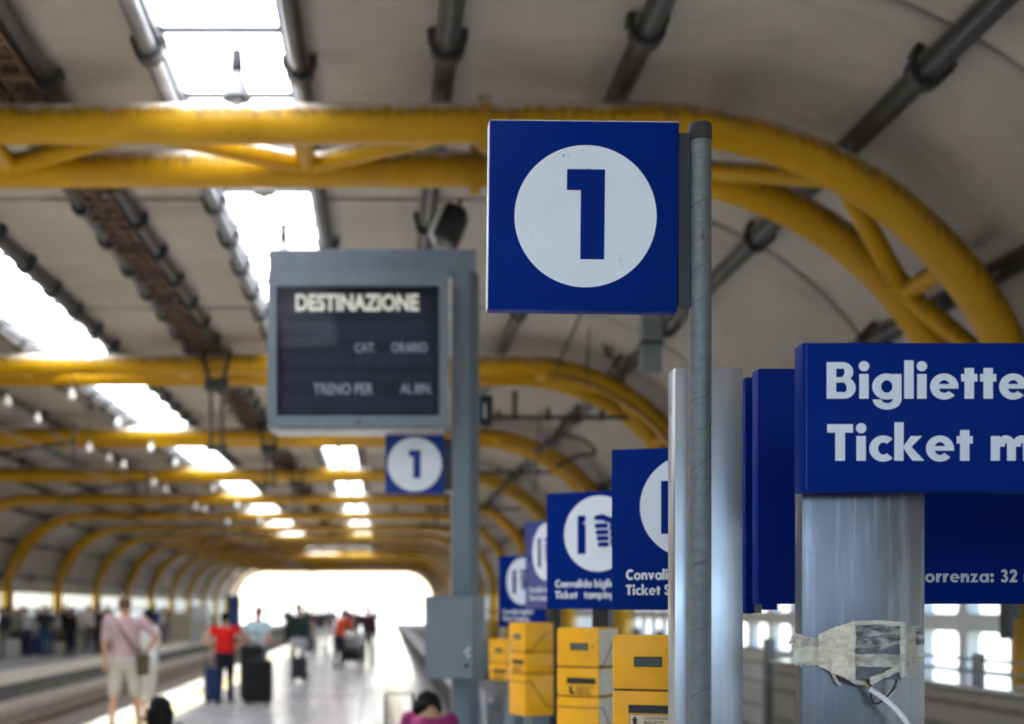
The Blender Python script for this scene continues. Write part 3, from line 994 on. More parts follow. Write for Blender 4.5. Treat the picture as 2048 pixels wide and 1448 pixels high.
def flat(polys, mat, name, parent, y, lift=0.0):
    m = MB()
    for i, p in enumerate(polys):
        m.add([(a, y - lift * i, b) for a, b in p], [tuple(range(len(p)))])
    me = bpy.data.meshes.new(name)
    me.from_pydata(m.v, [], m.f)
    bm = bmesh.new(); bm.from_mesh(me)
    for f in bm.faces:
        f.normal_update()
        if f.normal.y > 0: f.normal_flip()
    bm.to_mesh(me); bm.free()
    me.materials.append(mat)
    return link(name, me, parent)

def circle(cx, cz, r, n=72):
    return [(cx + r * math.cos(2 * PI * k / n), cz + r * math.sin(2 * PI * k / n)) for k in range(n)]

# =====================================================================  LARGE "1" SIGN ON ITS POLE
S = 0.452
ps = empty('platform_sign', (0.7602, 3.127, 0), label='large square blue sign with a white circle and the numeral 1 on a galvanised pole', cat='platform sign')
MB().tube([(0, 0, 0), (0, 0, 2.806)], 0.0268, 32).build('pole', GALV, ps, 40)
MB().lathe((0, 0, 2.800), [(0.0272, 0), (0.0284, 0.002), (0.0286, 0.033), (0.0275, 0.040), (0.023, 0.0435), (0.008, 0.045)], 32).build('pole_cap', RUBBER, ps, 40)
# torn sticker remnant that follows the tube
def sticker():
    m = MB(); n = 14; rows = 16
    rnd = random.Random(3)
    idx = {}
    for i in range(n + 1):
        for k in range(rows + 1):
            a = R(-98 + 28 * i / n + rnd.uniform(-0.5, 0.5)); z = 2.535 + 0.052 * k / rows
            idx[i, k] = len(m.v)
            m.v.append((0.0271 * math.cos(a), 0.0271 * math.sin(a), z + rnd.uniform(-0.001, 0.001)))
    for i in range(n):
        for k in range(rows):
            edge = min(i, n - 1 - i, k * 1.0, rows - 1 - k)
            hole = math.hypot(i - n * 0.55, (k - rows * 0.72)) < 2.6
            if (edge < 1 and rnd.random() < 0.45) or (hole and rnd.random() < 0.9) or rnd.random() < 0.05: continue
            m.f.append((idx[i, k], idx[i + 1, k], idx[i + 1, k + 1], idx[i, k + 1]))
    return m.build('torn_sticker', M('brown_adhesive', (0.13, 0.095, 0.075), 0.8, var=0.45, scale=90), ps)
sticker()
x0, x1 = 0.2504 - 0.7602, 0.7023 - 0.7602
z0, z1 = 2.3885, 2.8405
cxs, czs = (x0 + x1) / 2, (z0 + z1) / 2
def sign_panel(parent, cx, cz, s, yf, d, mat=BLUE):
    """folded tray, origin at its centre"""
    m = MB()
    h = s / 2
    m.bbox(-h, yf, -h, h, yf + d, h, 0.0035, 2)
    o = m.build('sign_panel', mat, parent, 30)
    o.location = (cx, 0, cz)
    return o
pan = sign_panel(ps, cxs, czs, S, -0.027, 0.044)
pan.rotation_euler = (0, R(0.62), 0)
MB().box(-S / 2 - 0.0022, -0.024, -S / 2 + 0.004, -S / 2 - 0.0002, 0.016, S / 2 - 0.002).build('edge_strip', LIP, pan)
MB().box(-S / 2 + 0.002, -0.024, S / 2 + 0.0002, S / 2 - 0.002, 0.016, S / 2 + 0.0016).build('edge_strip', LIP, pan)
flat([circle(0.0042, -0.0016, 0.1695)], WHITE, 'disc', pan, -0.0279)
K = 3.1 / FPX
def loc1(x, y): return ((x - 1167.5) * K, (430.5 - y) * K)
flat([[loc1(*q) for q in ((1133, 338), (1209, 338), (1209, 518), (1161, 518), (1161, 380), (1133, 380))]], BLUE, 'numeral', pan, -0.0287)
# little scuffs on the vinyl
rs = random.Random(5)
sc = []
for (sx_, sy_, n_) in ((1125, 312, 7), (1243, 520, 8), (1180, 330, 4), (1060, 470, 3)):
    for _ in range(n_):
        a, b = sx_ + rs.gauss(0, 5), sy_ + rs.gauss(0, 6); an = rs.uniform(0, PI); L = rs.uniform(1, 4); wd = rs.uniform(0.25, 0.6)
        ca, sa = math.cos(an), math.sin(an)
        sc.append([loc1(a + L * ca - wd * sa, b + L * sa + wd * ca), loc1(a + L * ca + wd * sa, b + L * sa - wd * ca), loc1(a - L * ca + wd * sa, b - L * sa - wd * ca), loc1(a - L * ca - wd * sa, b - L * sa + wd * ca)])
flat(sc, M('scuff_grey', (0.2, 0.21, 0.23), 0.6), 'scuff', pan, -0.0283, 0.00001)
MB().bbox(x1 + 0.001, -0.014, z0 + 0.012, -0.0255, 0.012, z1 - 0.024, 0.002, 1).build('bracket', BLACKP, ps)

# =====================================================================  TICKET MACHINE SIGN ON ITS STEEL POST
K2 = 2.95 / FPX
tm = empty('ticket_machine_sign', (1.1, 3.0, 0), label='wide blue Biglietterie Ticket machines sign across a streaked steel post', cat='sign')
ox, oy = 1.1, 3.0
def post(x0, x1, y0, y1, z1, mat, parent, name='post'):
    o = MB().bbox(x0, y0, -z1 / 2, x1, y1, z1 / 2, 0.0015, 2).build(name, mat, parent, 30)
    o.location = (0, 0, z1 / 2 + 0.0)
    return o
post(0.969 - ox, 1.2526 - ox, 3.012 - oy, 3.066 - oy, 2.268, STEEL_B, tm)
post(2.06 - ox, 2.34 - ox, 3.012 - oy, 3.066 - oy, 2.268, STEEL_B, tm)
sx0, sx1 = (1605 - VX) * K2, 2.62
sz0, sz1 = EYE + (VY - 983.5) * K2, EYE + (VY - 685.5) * K2
pb = MB().bbox(sx0 - ox, 2.95 - oy, sz0, sx1 - ox, 3.0105 - oy, sz1, 0.003, 2).build('sign_panel', BLUE, tm, 30)
# folded seam near the left edge
MB().box(sx0 - ox + 0.0085, 2.9494 - oy, sz0 + 0.004, sx0 - ox + 0.0096, 2.9505 - oy, sz1 - 0.004).build('seam', BLUE_MUTED, pb)
def letters(text, cap, mat, parent, loc, gap, sx):
    """one object per letter"""
    x = 0.0
    for ch in text:
        _, adv = glyph(ch)
        if ch != ' ':
            lettering(ch, cap, mat, parent, (loc[0] + x * cap * sx, loc[1], loc[2]), gap, sx).name = 'letter'
        x += adv + gap
cap = 73 * K2
letters('Biglietterie automatiche', cap, WHITE, pb, ((1653 - VX) * K2 - ox, 2.95 - oy, EYE + (VY - 797.5) * K2), 0.072, 1.035)
letters('Ticket machines', cap, WHITE, pb, ((1654 - VX) * K2 - ox, 2.95 - oy, EYE + (VY - 921.5) * K2), 0.072, 1.025)

# =====================================================================  NOTICE BOARD BEHIND IT, ON THE BRIGHT STEEL POST
K3 = 3.72 / FPX
nb = empty('notice_board', (0.97, 3.9, 0), label='dark blue notice board with shade-grey lettering, behind the ticket machine sign', cat='notice board')
ox, oy = 0.97, 3.9
k1 = 3.2 / FPX
sp1 = empty('steel_post', (0.8, 3.2, 0), label='bright brushed steel post standing directly behind the pole of the large 1 sign', cat='post')
post((1350 - VX) * k1 - 0.8, (1486 - VX) * k1 - 0.8, 0.0, 0.079, EYE + (VY - 735) * k1, STEEL_A, sp1)
MB().bbox(-0.12, -0.06, 0.0, 0.12, 0.14, 0.012, 0.003, 1).build('base_plate', STEEL_A, sp1)
bx0, bx1 = (1516 - VX) * K3, 2.75
bz0, bz1 = EYE + (VY - 1208) * K3, EYE + (VY - 737) * K3
bd = MB().bbox(bx0 - ox, 3.72 - oy, bz0, bx1 - ox, 3.78 - oy, bz1, 0.003, 2).build('board_panel', BLUE_DK, nb, 30)
lettering('correnza: 32 min', 25.5 * K3, SHADED_LET, bd, ((1832 - VX) * K3 - ox, 3.72 - oy, EYE + (VY - 1164.5) * K3), 0.09)
K4 = 3.95 / FPX
MB().bbox((1487 - VX) * K4 - ox, 3.93 - oy, EYE + (VY - 1188) * K4, (1514 - VX) * K4 - ox, 3.985 - oy, EYE + (VY - 757) * K4, 0.002, 1).build('side_plate', BLUE_DK, nb)
MB().bbox((1489 - VX) * K4 - ox, 3.94 - oy, EYE + (VY - 1227) * K4, (1506 - VX) * K4 - ox, 3.975 - oy, EYE + (VY - 1189.5) * K4, 0.002, 1).build('lower_plate', BLUE_DK, nb)
MB().bbox((1506.5 - VX) * K4 - ox, 3.945 - oy, EYE + (VY - 1226) * K4, (1523 - VX) * K4 - ox, 3.97 - oy, EYE + (VY - 1206) * K4, 0.002, 1).build('bracket', DUCT, nb)
MB().box((1507 - VX) * K4 - ox, 3.80 - oy, EYE + (VY - 1208) * K4, (1514 - VX) * K4 - ox, 3.94 - oy, EYE + (VY - 1190) * K4).build('bracket', BLACKP, nb)
MB().tube([(bx0 - ox + 0.3, 3.81 - oy, 0), (bx0 - ox + 0.3, 3.81 - oy, bz1 - 0.03)], 0.028, 12).build('leg', BLACKP, nb, 50)
MB().tube([(bx1 - ox - 0.2, 3.81 - oy, 0), (bx1 - ox - 0.2, 3.81 - oy, bz1 - 0.03)], 0.028, 12).build('leg', BLACKP, nb, 50)

# =====================================================================  TAPED JUNCTION BOX ON THE STREAKED POST
KP = 3.008 / FPX
def pp(x, y, out=0.0):
    """point on the post face; out = distance in front of it"""
    return Vector(((x - VX) * KP, 3.012 - out, EYE + (VY - y) * KP))
jb = empty('junction_box', pp(1745, 1304), label='small grey junction box strapped to the steel post with torn masking tape', cat='junction box')
J = jb.location.copy()
def rel(v): return v - J
a, b = pp(1693, 1357), pp(1789, 1247)
MB().bbox(a.x - J.x, -0.046, a.z - J.z, b.x - J.x, -0.001, b.z - J.z, 0.003, 2).build('housing', M('box_grey_plastic', (0.13, 0.13, 0.15), 0.45, var=0.15, scale=20), jb, 30)
from mathutils import noise as mn
def tape_strip(pts, mat, seed=0, ragged=(0.0, 0.0), wr=0.003, nx=46, ny=16, name='tape', edge=2.2):
    """crumpled strip along (x, y_top, y_bottom, distance from the post) stations"""
    m = MB()
    so = Vector((seed * 7.3, seed * 3.1, 0))
    for i in range(nx + 1):
        u = i / nx * (len(pts) - 1)
        s = min(int(u), len(pts) - 2); f = u - s
        P = [pts[s][q] * (1 - f) + pts[s + 1][q] * f for q in range(4)]
        et = edge * (mn.noise(Vector((i * 0.31, 0, 9)) + so) + 0.6 * mn.noise(Vector((i * 0.9, 4, 9)) + so))
        eb = edge * (mn.noise(Vector((i * 0.31, 7, 2)) + so) + 0.6 * mn.noise(Vector((i * 0.9, 1, 2)) + so))
        for k in range(ny + 1):
            v = k / ny
            yy = (P[1] + et) * (1 - v) + (P[2] + eb) * v
            rag = 0
            if i == 0: rag = -ragged[0] * abs(mn.noise(Vector((k * 0.7, 3, 3)) + so)) * 2
            if i == nx: rag = ragged[1] * abs(mn.noise(Vector((k * 0.7, 5, 3)) + so)) * 2
            q = pp(P[0] + rag, yy)
            # long creases along the strip with sharp ridges, plus finer crumple
            c1 = 1 - abs(mn.noise(Vector((q.x * 22, q.z * 95, 1)) + so)) * 2.2
            c2 = 1 - abs(mn.noise(Vector((q.x * 70 + q.z * 40, q.z * 150, 5)) + so)) * 2.2
            c3 = mn.noise(Vector((q.x * 45, q.z * 45, 8)) + so)
            wv = wr * (0.6 * c1 + 0.35 * c2 + 0.5 * c3)
            m.v.append((q.x - J.x, -(P[3] + max(0.0004, 0.001 + wv)), q.z - J.z))
    for i in range(nx):
        for k in range(ny):
            a = i * (ny + 1) + k
            m.f.append((a, a + 1, a + ny + 2, a + ny + 1))
    me = bpy.data.meshes.new(name)
    me.from_pydata(m.v, [], m.f)
    me.shade_smooth()
    me.set_sharp_from_angle(angle=R(38))
    me.materials.append(mat)
    return link(name, me, jb)
# bands round the post, left of the box and right of it
tape_strip([(1592, 1270, 1304, 0.0012), (1640, 1276, 1306, 0.002), (1672, 1262, 1304, 0.012)], TAPE_SHEER, 1, (6, 0))
tape_strip([(1590, 1292, 1330, 0.0022), (1640, 1296, 1330, 0.003), (1670, 1300, 1340, 0.012)], TAPE, 14, (7, 0))
tape_strip([(1636, 1268, 1332, 0.004), (1660, 1256, 1345, 0.012), (1684, 1246, 1356, 0.034), (1697, 1243, 1358, 0.047)], TAPE, 2, wr=0.0055)
tape_strip([(1642, 1282, 1306, 0.008), (1664, 1268, 1300, 0.02), (1690, 1254, 1290, 0.046)], TAPE_SHEER, 15, (4, 2), wr=0.004)
tape_strip([(1681, 1246, 1350, 0.048), (1694, 1243, 1357, 0.051)], TAPE, 3, wr=0.003, nx=14)
tape_strip([(1785, 1246, 1352, 0.049), (1797, 1248, 1350, 0.044), (1812, 1256, 1338, 0.02), (1830, 1262, 1326, 0.004)], TAPE_SHEER, 4, wr=0.0055)
tape_strip([(1783, 1245, 1353, 0.0505), (1792, 1247, 1350, 0.0505), (1800, 1256, 1344, 0.04)], TAPE, 16, wr=0.003, nx=14)
tape_strip([(1806, 1250, 1292, 0.012), (1830, 1252, 1290, 0.004), (1849, 1254, 1288, 0.0022)], TAPE_WORN, 5, (3, 0), wr=0.0035)
tape_strip([(1802, 1286, 1328, 0.016), (1828, 1288, 1326, 0.004), (1849, 1290, 1322, 0.0022)], TAPE_SHEER, 17, (3, 0), wr=0.0035)
tape_strip([(1690, 1242, 1251, 0.0495), (1740, 1240, 1248, 0.0495), (1794, 1244, 1254, 0.0495)], TAPE, 6, wr=0.0025, ny=8, edge=1.2)
# thin worn strips over the box face
tape_strip([(1692, 1252, 1276, 0.0462), (1740, 1250, 1271, 0.0462), (1790, 1247, 1268, 0.0462)], TAPE_WORN, 7, wr=0.0012, edge=1.5)
tape_strip([(1692, 1280, 1304, 0.0462), (1740, 1274, 1301, 0.0462), (1790, 1270, 1284, 0.0462)], TAPE_WORN, 8, wr=0.0012, edge=1.5)
tape_strip([(1690, 1308, 1331, 0.0465), (1740, 1306, 1332, 0.0465), (1793, 1309, 1335, 0.0465)], TAPE_SHEER, 9, wr=0.0018)
tape_strip([(1731, 1292, 1297, 0.0482), (1760, 1283, 1289, 0.0482), (1790, 1276, 1281, 0.0482)], TAPE_WORN, 18, wr=0.001, ny=5, edge=1.0)
# torn tails
tape_strip([(1655, 1314, 1334, 0.008), (1663, 1340, 1354, 0.012), (1674, 1364, 1371, 0.014)], TAPE, 10, (0, 6), wr=0.004, nx=18)
tape_strip([(1782, 1324, 1341, 0.048), (1754, 1342, 1354, 0.051), (1722, 1352, 1368, 0.053)], TAPE, 11, (0, 7), wr=0.0045, nx=20)
tape_strip([(1792, 1330, 1352, 0.04), (1784, 1362, 1384, 0.022), (1768, 1388, 1402, 0.012)], TAPE_SHEER, 12, (0, 6), wr=0.004, nx=18)
tape_strip([(1684, 1346, 1358, 0.03), (1700, 1358, 1366, 0.03), (1738, 1364, 1372, 0.024)], TAPE, 19, (0, 5), wr=0.003, nx=16)
def side_wrap():
    m = MB(); rnd = random.Random(21); n = 10
    for i in range(5):
        y = 3.012 + 0.056 * i / 4
        for k in range(n + 1):
            z = pp(0, 1268).z + (pp(0, 1328).z - pp(0, 1268).z) * k / n
            m.v.append((0.969 - 0.0014 - rnd.uniform(0, 0.0022) - J.x, y - J.y, z - J.z + rnd.uniform(-0.001, 0.001)))
    for i in range(4):
        for k in range(n):
            c = i * (n + 1) + k
            m.f.append((c, c + 1, c + n + 2, c + n + 1))
    # torn ends that stick out past the post
    for pts in (((1592, 1262), (1578, 1289), (1588, 1286), (1593, 1280)), ((1591, 1292), (1588, 1312), (1596, 1330), (1606, 1336), (1602, 1310)), ((1590, 1284), (1584, 1292), (1592, 1298))):
        b = len(m.v)
        for (x, y) in pts:
            q = pp(x, y); m.v.append((q.x - J.x, rnd.uniform(-0.006, 0.004), q.z - J.z))
        m.f.append(tuple(range(b, b + len(pts))))
    o = m.build('tape', TAPE, jb, True)
    sm = o.modifiers.new('thickness', 'SOLIDIFY'); sm.thickness = 0.0004
side_wrap()
def wire(pts, r, mat, name, parent=jb, n=10):
    """smooth curve through points"""
    P = [Vector(p) for p in pts]; out = []
    for i in range(len(P) - 1):
        p0, p1, p2, p3 = P[max(i - 1, 0)], P[i], P[i + 1], P[min(i + 2, len(P) - 1)]
        for k in range(6):
            t = k / 6
            out.append(0.5 * ((2 * p1) + (-p0 + p2) * t + (2 * p0 - 5 * p1 + 4 * p2 - p3) * t * t + (-p0 + 3 * p1 - 3 * p2 + p3) * t ** 3))
    out.append(P[-1])
    return MB().tube(out, r, n).build(name, mat, parent, True)
def wp(x, y, o): 
    q = pp(x, y); return (q.x - J.x, -o, q.z - J.z)
wire([wp(1784, 1354, .03), wp(1780, 1370, .034), wp(1766, 1388, .036), wp(1748, 1404, .034), wp(1738, 1404, .03), wp(1735, 1392, .026), wp(1738, 1380, .024)], 0.0024, RUBBER, 'wire')
wire([wp(1724, 1356, .03), wp(1730, 1366, .03), wp(1738, 1380, .032)], 0.0024, RUBBER, 'wire')
wire([wp(1716, 1356, .028), wp(1722, 1364, .03), wp(1730, 1374, .034)], 0.003, M('copper_strip', (0.3, 0.22, 0.08), 0.5, var=0.2), 'wire')
CABLEW = M('white_cable', (0.66, 0.66, 0.68), 0.45, var=0.06)
def cw(x, y, o):
    q = pp(x, y); return (q.x, q.y - o, q.z)
cb = wire([cw(1731, 1376, .032), cw(1744, 1386, .04), cw(1762, 1402, .05), cw(1782, 1424, .058), cw(1800, 1452, .06), cw(1815, 1500, .055), cw(1822, 1700, .05), cw(1820, 2300, .04)], 0.0062, CABLEW, 'cable', None, 14)
tag(cb, 'white cable hanging from the taped junction box on the steel post', 'cable')

# =====================================================================  TICKET VALIDATORS, EACH WITH ITS SIGN
def hand_polys():
    """pictogram, unit disc radius 1, centre 0"""
    P = []
    # slot bar with a notch, ticket
    P.append(('b', [(-0.6, -0.53), (-0.36, -0.53), (-0.36, 0.49), (-0.6, 0.49)]))
    P.append(('w', [(-0.43, 0.27), (-0.35, 0.27), (-0.35, 0.315), (-0.43, 0.315)]))
    # fist: back of the hand and wrist
    P.append(('b', [(-0.12, 0.42), (-0.08, 0.47), (0.13, 0.51), (0.28, 0.45), (0.5, 0.37), (0.93, 0.32), (0.93, -0.28), (0.55, -0.3), (0.42, -0.34), (0.3, -0.36), (0.24, -0.1), (0.24, 0.22), (0.18, 0.33), (-0.1, 0.36)]))
    def pill(x0, x1, zc, h):
        pts = []
        for k in range(9): a = PI / 2 + PI * k / 8; pts.append((x0 + h * math.cos(a), zc + h * math.sin(a)))
        for k in range(9): a = -PI / 2 + PI * k / 8; pts.append((x1 + h * math.cos(a), zc + h * math.sin(a)))
        return pts
    for i, (xa, xb, zc) in enumerate(((-0.03, 0.24, 0.2), (0.0, 0.26, 0.03), (0.03, 0.27, -0.13), (0.07, 0.27, -0.29))):
        P.append(('w', pill(xa, xb + 0.02, zc, 0.088)))
        P.append(('b', pill(xa, xb, zc, 0.066)))
    P.append(('w', [(-0.36, 0.3), (0.14, 0.33), (0.18, 0.29), (-0.36, 0.265)]))
    return P

def validator(loc, ang, label, side_mat, drop=0.0, dr=0.0, dn=0.0, sample=False, muted=False, missing=False, short=False):
    root = empty('ticket_validator', (loc[0], loc[1], -drop), -R(ang), label, 'ticket validator', 'yellow ticket validators in a row')
    bl = BLUE_MUTED if muted else BLUE
    # local axes: x to the machine's right, -y out of its front
    MB().bbox(-0.04, -0.02, drop, 0.04, 0.045, 1.95, 0.004, 1).build('post', BLACKP, root)
    MB().bbox(-0.14, -0.14, drop, 0.14, 0.14, drop + 0.02, 0.004, 1).build('base_plate', BLACKP, root)
    zt, zb = 2.207, 1.672
    sp = MB().bbox(-0.265, -0.035, zb, 0.265, -0.021, zt, 0.002, 1).build('sign_panel', bl, root)
    yf = -0.0352
    cx_, cz_ = 0.0, zt - 0.193
    flat([circle(cx_, cz_, 0.172)], WHITE, 'disc', sp, yf - 0.0008)
    hp = hand_polys()
    for kind, mat in (('b', bl), ('w', WHITE)):
        pass
    lift = 0
    mb_b, mb_w = [], []
    for i, (kd, poly) in enumerate(hp):
        q = [(cx_ + 0.172 * a, cz_ + 0.172 * b, yf - 0.0016 - 0.0004 * i) for a, b in poly]
        (mb_b if kd == 'b' else mb_w).append(q)
    for nm, lst, mat in (('pictogram', mb_b, bl), ('pictogram', mb_w, WHITE)):
        m = MB()
        for q in lst: m.add([(a, y, b) for a, b, y in q], [tuple(range(len(q)))])
        me = bpy.data.meshes.new(nm); me.from_pydata(m.v, [], m.f)
        bm = bmesh.new(); bm.from_mesh(me)
        for f in bm.faces:
            f.normal_update()
            if f.normal.y > 0: f.normal_flip()
        bm.to_mesh(me); bm.free(); me.materials.append(mat)
        link(nm, me, sp)
    cap = 0.0343
    lettering('Convalida biglietti', cap, WHITE, sp, (-0.218, yf, zt - 0.435), 0.055, 0.86)
    lettering('Ticket   tamping' if missing else 'Ticket Stamping', cap, WHITE, sp, (-0.218, yf, zt - 0.4855), 0.055, 0.86)
    # the yellow machine: three stacked modules, recessed seams, grooves, display, slot
    w2 = 0.1025
    xa, xb = -w2 + dr, w2 + dr
    ya, yb = -0.235 - dn, -0.0365 + 0.006
    yb = -0.04
    zs = [1.59, 1.418, 1.29, 1.04]
    zlow = zs[2] if short else zs[3]
    body = MB().box(xa + 0.006, ya + 0.008, zlow + 0.01, xb - 0.006, yb, zs[0] - 0.004).build('core', GROOVE, root)
    for i, nm in enumerate(('display_module', 'slot_module', 'base_module')[:2 if short else 3]):
        zt_, zb_ = zs[i] - (0.003 if i else 0), zs[i + 1] + 0.003
        md = MB().bbox(xa, ya, zb_, xb, yb - 0.002, zt_, 0.006, 2).build(nm, YELLOWV, root, 40)
        if side_mat is not YELLOWV:
            MB().box(xb - 0.004, ya + 0.008, zb_ + 0.006, xb + 0.0015, yb - 0.006, zt_ - 0.006).build('side_panel', side_mat, md)
        xs = xb + 0.002
        def groove(pts):
            m = MB()
            for (p, q) in zip(pts, pts[1:]):
                m.tube([(xs, p[0], p[1]), (xs, q[0], q[1])], 0.0026, 6)
            m.build('groove', GROOVE, md)
        d = yb - ya
        if i == 0:
            groove([(ya, zb_ + 0.003), (ya + d * 0.2, zb_ + 0.003), (ya + d * 0.72, zb_ + 0.11), (yb - 0.005, zb_ + 0.115)])
            MB().box(xa + 0.067, ya - 0.001, zb_ + 0.071, xa + 0.155, ya + 0.004, zb_ + 0.103).build('display_frame', INK, md)
            MB().box(xa + 0.071, ya - 0.002, zb_ + 0.075, xa + 0.151, ya + 0.002, zb_ + 0.099).build('display', LCD, md)
            MB().sphere((xa + 0.176, ya - 0.001, zb_ + 0.087), 0.0045, 8, 6).build('indicator_light', M('dark_red_lens', (0.08, 0.01, 0.01), 0.2), md, True)
        if i == 1:
            MB().box(xa + 0.05, ya - 0.0015, zt_ - 0.07, xa + 0.19, ya + 0.004, zt_ - 0.044).build('ticket_slot', INK, md)
            lb = MB().box(xa + 0.053, ya - 0.001, zt_ - 0.122, xa + 0.19, ya + 0.003, zt_ - 0.074).build('instruction_label', INK, md)
            if not sample:
                lb.data.materials[0] = YELLOWV
            else:
                MB().box(xa + 0.0545, ya - 0.0018, zt_ - 0.1205, xa + 0.1885, ya + 0.002, zt_ - 0.0755).build('instruction_label', LABEL, md)
            k = 0.0015
            yy = ya - 0.0026
            A = [(0.062, -0.098), (0.072, -0.098), (0.072, -0.1055), (0.0835, -0.1055), (0.0835, -0.1155), (0.0655, -0.1155), (0.0655, -0.098)]
            flat([[(xa + 0.0645, zt_ - 0.093), (xa + 0.0645, zt_ - 0.109), (xa + 0.0695, zt_ - 0.116), (xa + 0.0905, zt_ - 0.116), (xa + 0.0905, zt_ - 0.105), (xa + 0.0765, zt_ - 0.105), (xa + 0.0765, zt_ - 0.093), (xa + 0.081, zt_ - 0.093), (xa + 0.0705, zt_ - 0.079), (xa + 0.06, zt_ - 0.093)]], INK, 'arrow', md, yy)
            for j, tx in enumerate(('CONVALIDA', 'BIGLIETTI', 'FERROVIARI')):
                font_text(tx, 0.0098, INK, md, (xa + 0.098, yy, zt_ - 0.0893 - 0.0138 * j), 0.022, 0.98, spacing=1.08)
        if i == 2:
            groove([(ya, zt_ - 0.045), (ya + d * 0.2, zt_ - 0.045), (ya + d * 0.75, zt_ - 0.19), (yb - 0.005, zt_ - 0.2)])
            MB().box(xa + 0.004, ya - 0.0008, zt_ - 0.048, xb - 0.004, ya + 0.002, zt_ - 0.043).build('groove', GROOVE, md)
    MB().box(-0.06 + dr, -0.16, drop, 0.06 + dr, -0.045, zlow + 0.005).build('pedestal', STANDGREY, root)
    return root
validator((1.0246, 4.3), 17, 'nearest yellow ticket validator, half hidden by the bright steel post, under a blue Convalida sign', YELLOWV, dr=-0.135, sample=True)
validator((0.988, 5.9), 36, 'yellow ticket validator with grubby beige side panels under a blue sign missing one letter', BEIGEV, missing=True)
validator((1.005, 7.8), 68, 'all-yellow ticket validator turned sideways under a muted purplish blue sign', YELLOWV, muted=True)
validator((1.045, 9.6), 55, 'lowest and farthest yellow ticket validator, close beside the grey display stand', BEIGEV, drop=0.14, dn=0.03, short=True)

# =====================================================================  GREY STAND WITH THE DESTINATION DISPLAY
K5 = 10.0 / FPX
ds = empty('display_stand', (0.63, 10.0, 0), label='tall slate grey stand carrying the dark DESTINAZIONE departure display', cat='departure display')
ox, oy = 0.63, 10.0
def rotbox(cx, cy, w, d, z0, z1, ang, top=1.0):
    c, s = math.cos(R(-ang)), math.sin(R(-ang))
    pts = [(-w / 2, -d / 2), (w / 2, -d / 2), (w / 2, d / 2), (-w / 2, d / 2)]
    P = [(cx + x * c - y * s, cy + x * s + y * c) for x, y in pts]
    m = MB()
    vs = [(x, y, z0) for x, y in P] + [(cx + (x - cx) * top, cy + (y - cy) * top, z1) for x, y in P]
    m.add(vs, [(0, 3, 2, 1), (4, 5, 6, 7), (0, 1, 5, 4), (1, 2, 6, 5), (2, 3, 7, 6), (3, 0, 4, 7)])
    return m
ztop = EYE + (VY - 500) * K5
fx0, fx1 = (904 - VX) * K5 - ox, (951 - VX) * K5 - ox
MB().vprism([(fx0, -0.028), (fx1 - 0.045, -0.028), (fx1 + 0.03, 0.04), (fx1 + 0.03, 0.17), (fx0, 0.17)], 0.0, ztop - 0.1725).build('column', STANDGREY, ds)
MB().bbox(-0.2, -0.2, 0, 0.24, 0.32, 0.02, 0.004, 1).build('base_plate', STANDGREY, ds)
MB().bbox((538 - VX) * K5 - ox, -0.03, ztop - 0.172, (951 - VX) * K5 - ox + 0.002, 0.2, ztop, 0.006, 1).build('header_beam', STANDGREY, ds)
YD = 9.78; KD = YD / FPX
dx0, dx1 = (535 - VX) * KD - ox, (897 - VX) * KD - ox
dz0, dz1 = EYE + (VY - 854) * KD, EYE + (VY - 541) * KD
hs = MB()
yF, yB = YD - oy, YD - oy + 0.40
sx0, sx1 = (553 - VX) * KD - ox, (879 - VX) * KD - ox
szb, szt = EYE + (VY - 831) * KD, EYE + (VY - 571) * KD
hs.box(dx0, yF, dz0, sx0, yB, dz1); hs.box(sx1, yF, dz0, dx1, yB, dz1)
hs.box(sx0, yF, szt, sx1, yB, dz1); hs.box(sx0, yF, dz0, sx1, yB, szb)
hs.box(sx0, yF + 0.10, szb, sx1, yB, szt)
hs = hs.build('display_housing', STANDGREY, ds)
SCRN = M('display_dark_slate_face', (0.032, 0.034, 0.05), 0.6, var=0.15, scale=3, spec=0.08)
FLAP = M('display_flap_row', (0.04, 0.042, 0.066), 0.55, var=0.15, scale=3, spec=0.1)
MB().box(sx0 + 0.001, yF + 0.06, szb + 0.001, sx1 - 0.001, yF + 0.098, szt - 0.001).build('screen', SCRN, hs)
for (ya_, yb_, xa_, xb_) in ((640, 675, 565, 868), (702, 728, 565, 700), (702, 728, 708, 868), (742, 760, 565, 868), (790, 822, 565, 868)):
    MB().box((xa_ - VX) * KD - ox, yF + 0.056, EYE + (VY - yb_) * KD, (xb_ - VX) * KD - ox, yF + 0.0605, EYE + (VY - ya_) * KD).build('flap_row', FLAP, hs)
LETD = M('dim_white_print', (0.42, 0.42, 0.47), 0.5, var=0.05)
def dtext(t, x0, x1, yt, yb_, mat, bold=0.02):
    o = font_text(t, (yb_ - yt) * KD, mat, hs, ((x0 - VX) * KD - ox, yF + 0.0548, EYE + (VY - yb_) * KD), bold)
    bb = [v.co.x for v in o.data.vertices]
    k = (x1 - x0) * KD / (max(bb) - min(bb))
    for v in o.data.vertices: v.co.x = (v.co.x - min(bb)) * k
dtext('DESTINAZIONE', 590, 838, 584, 617, HEADER, 0.035)
dtext('CAT.', 709, 751, 683, 701, LETD)
dtext('ORARIO', 783, 855, 682, 701, LETD)
dtext('TRENO PER', 626, 746, 764, 786, LETD)
dtext('AL BIN.', 801, 864, 764, 784, LETD)
MB().box(sx0 + 0.002, yF + 0.014, szb + 0.002, sx1 - 0.002, yF + 0.018, szt - 0.002).build('glass_pane', SCREENGLASS, hs)
MB().tube([((717 - VX) * KD - ox, yF - 0.004, EYE + (VY - 843) * KD), ((717 - VX) * KD - ox, yF + 0.01, EYE + (VY - 843) * KD)], 0.012, 10).build('lock', INK, hs)
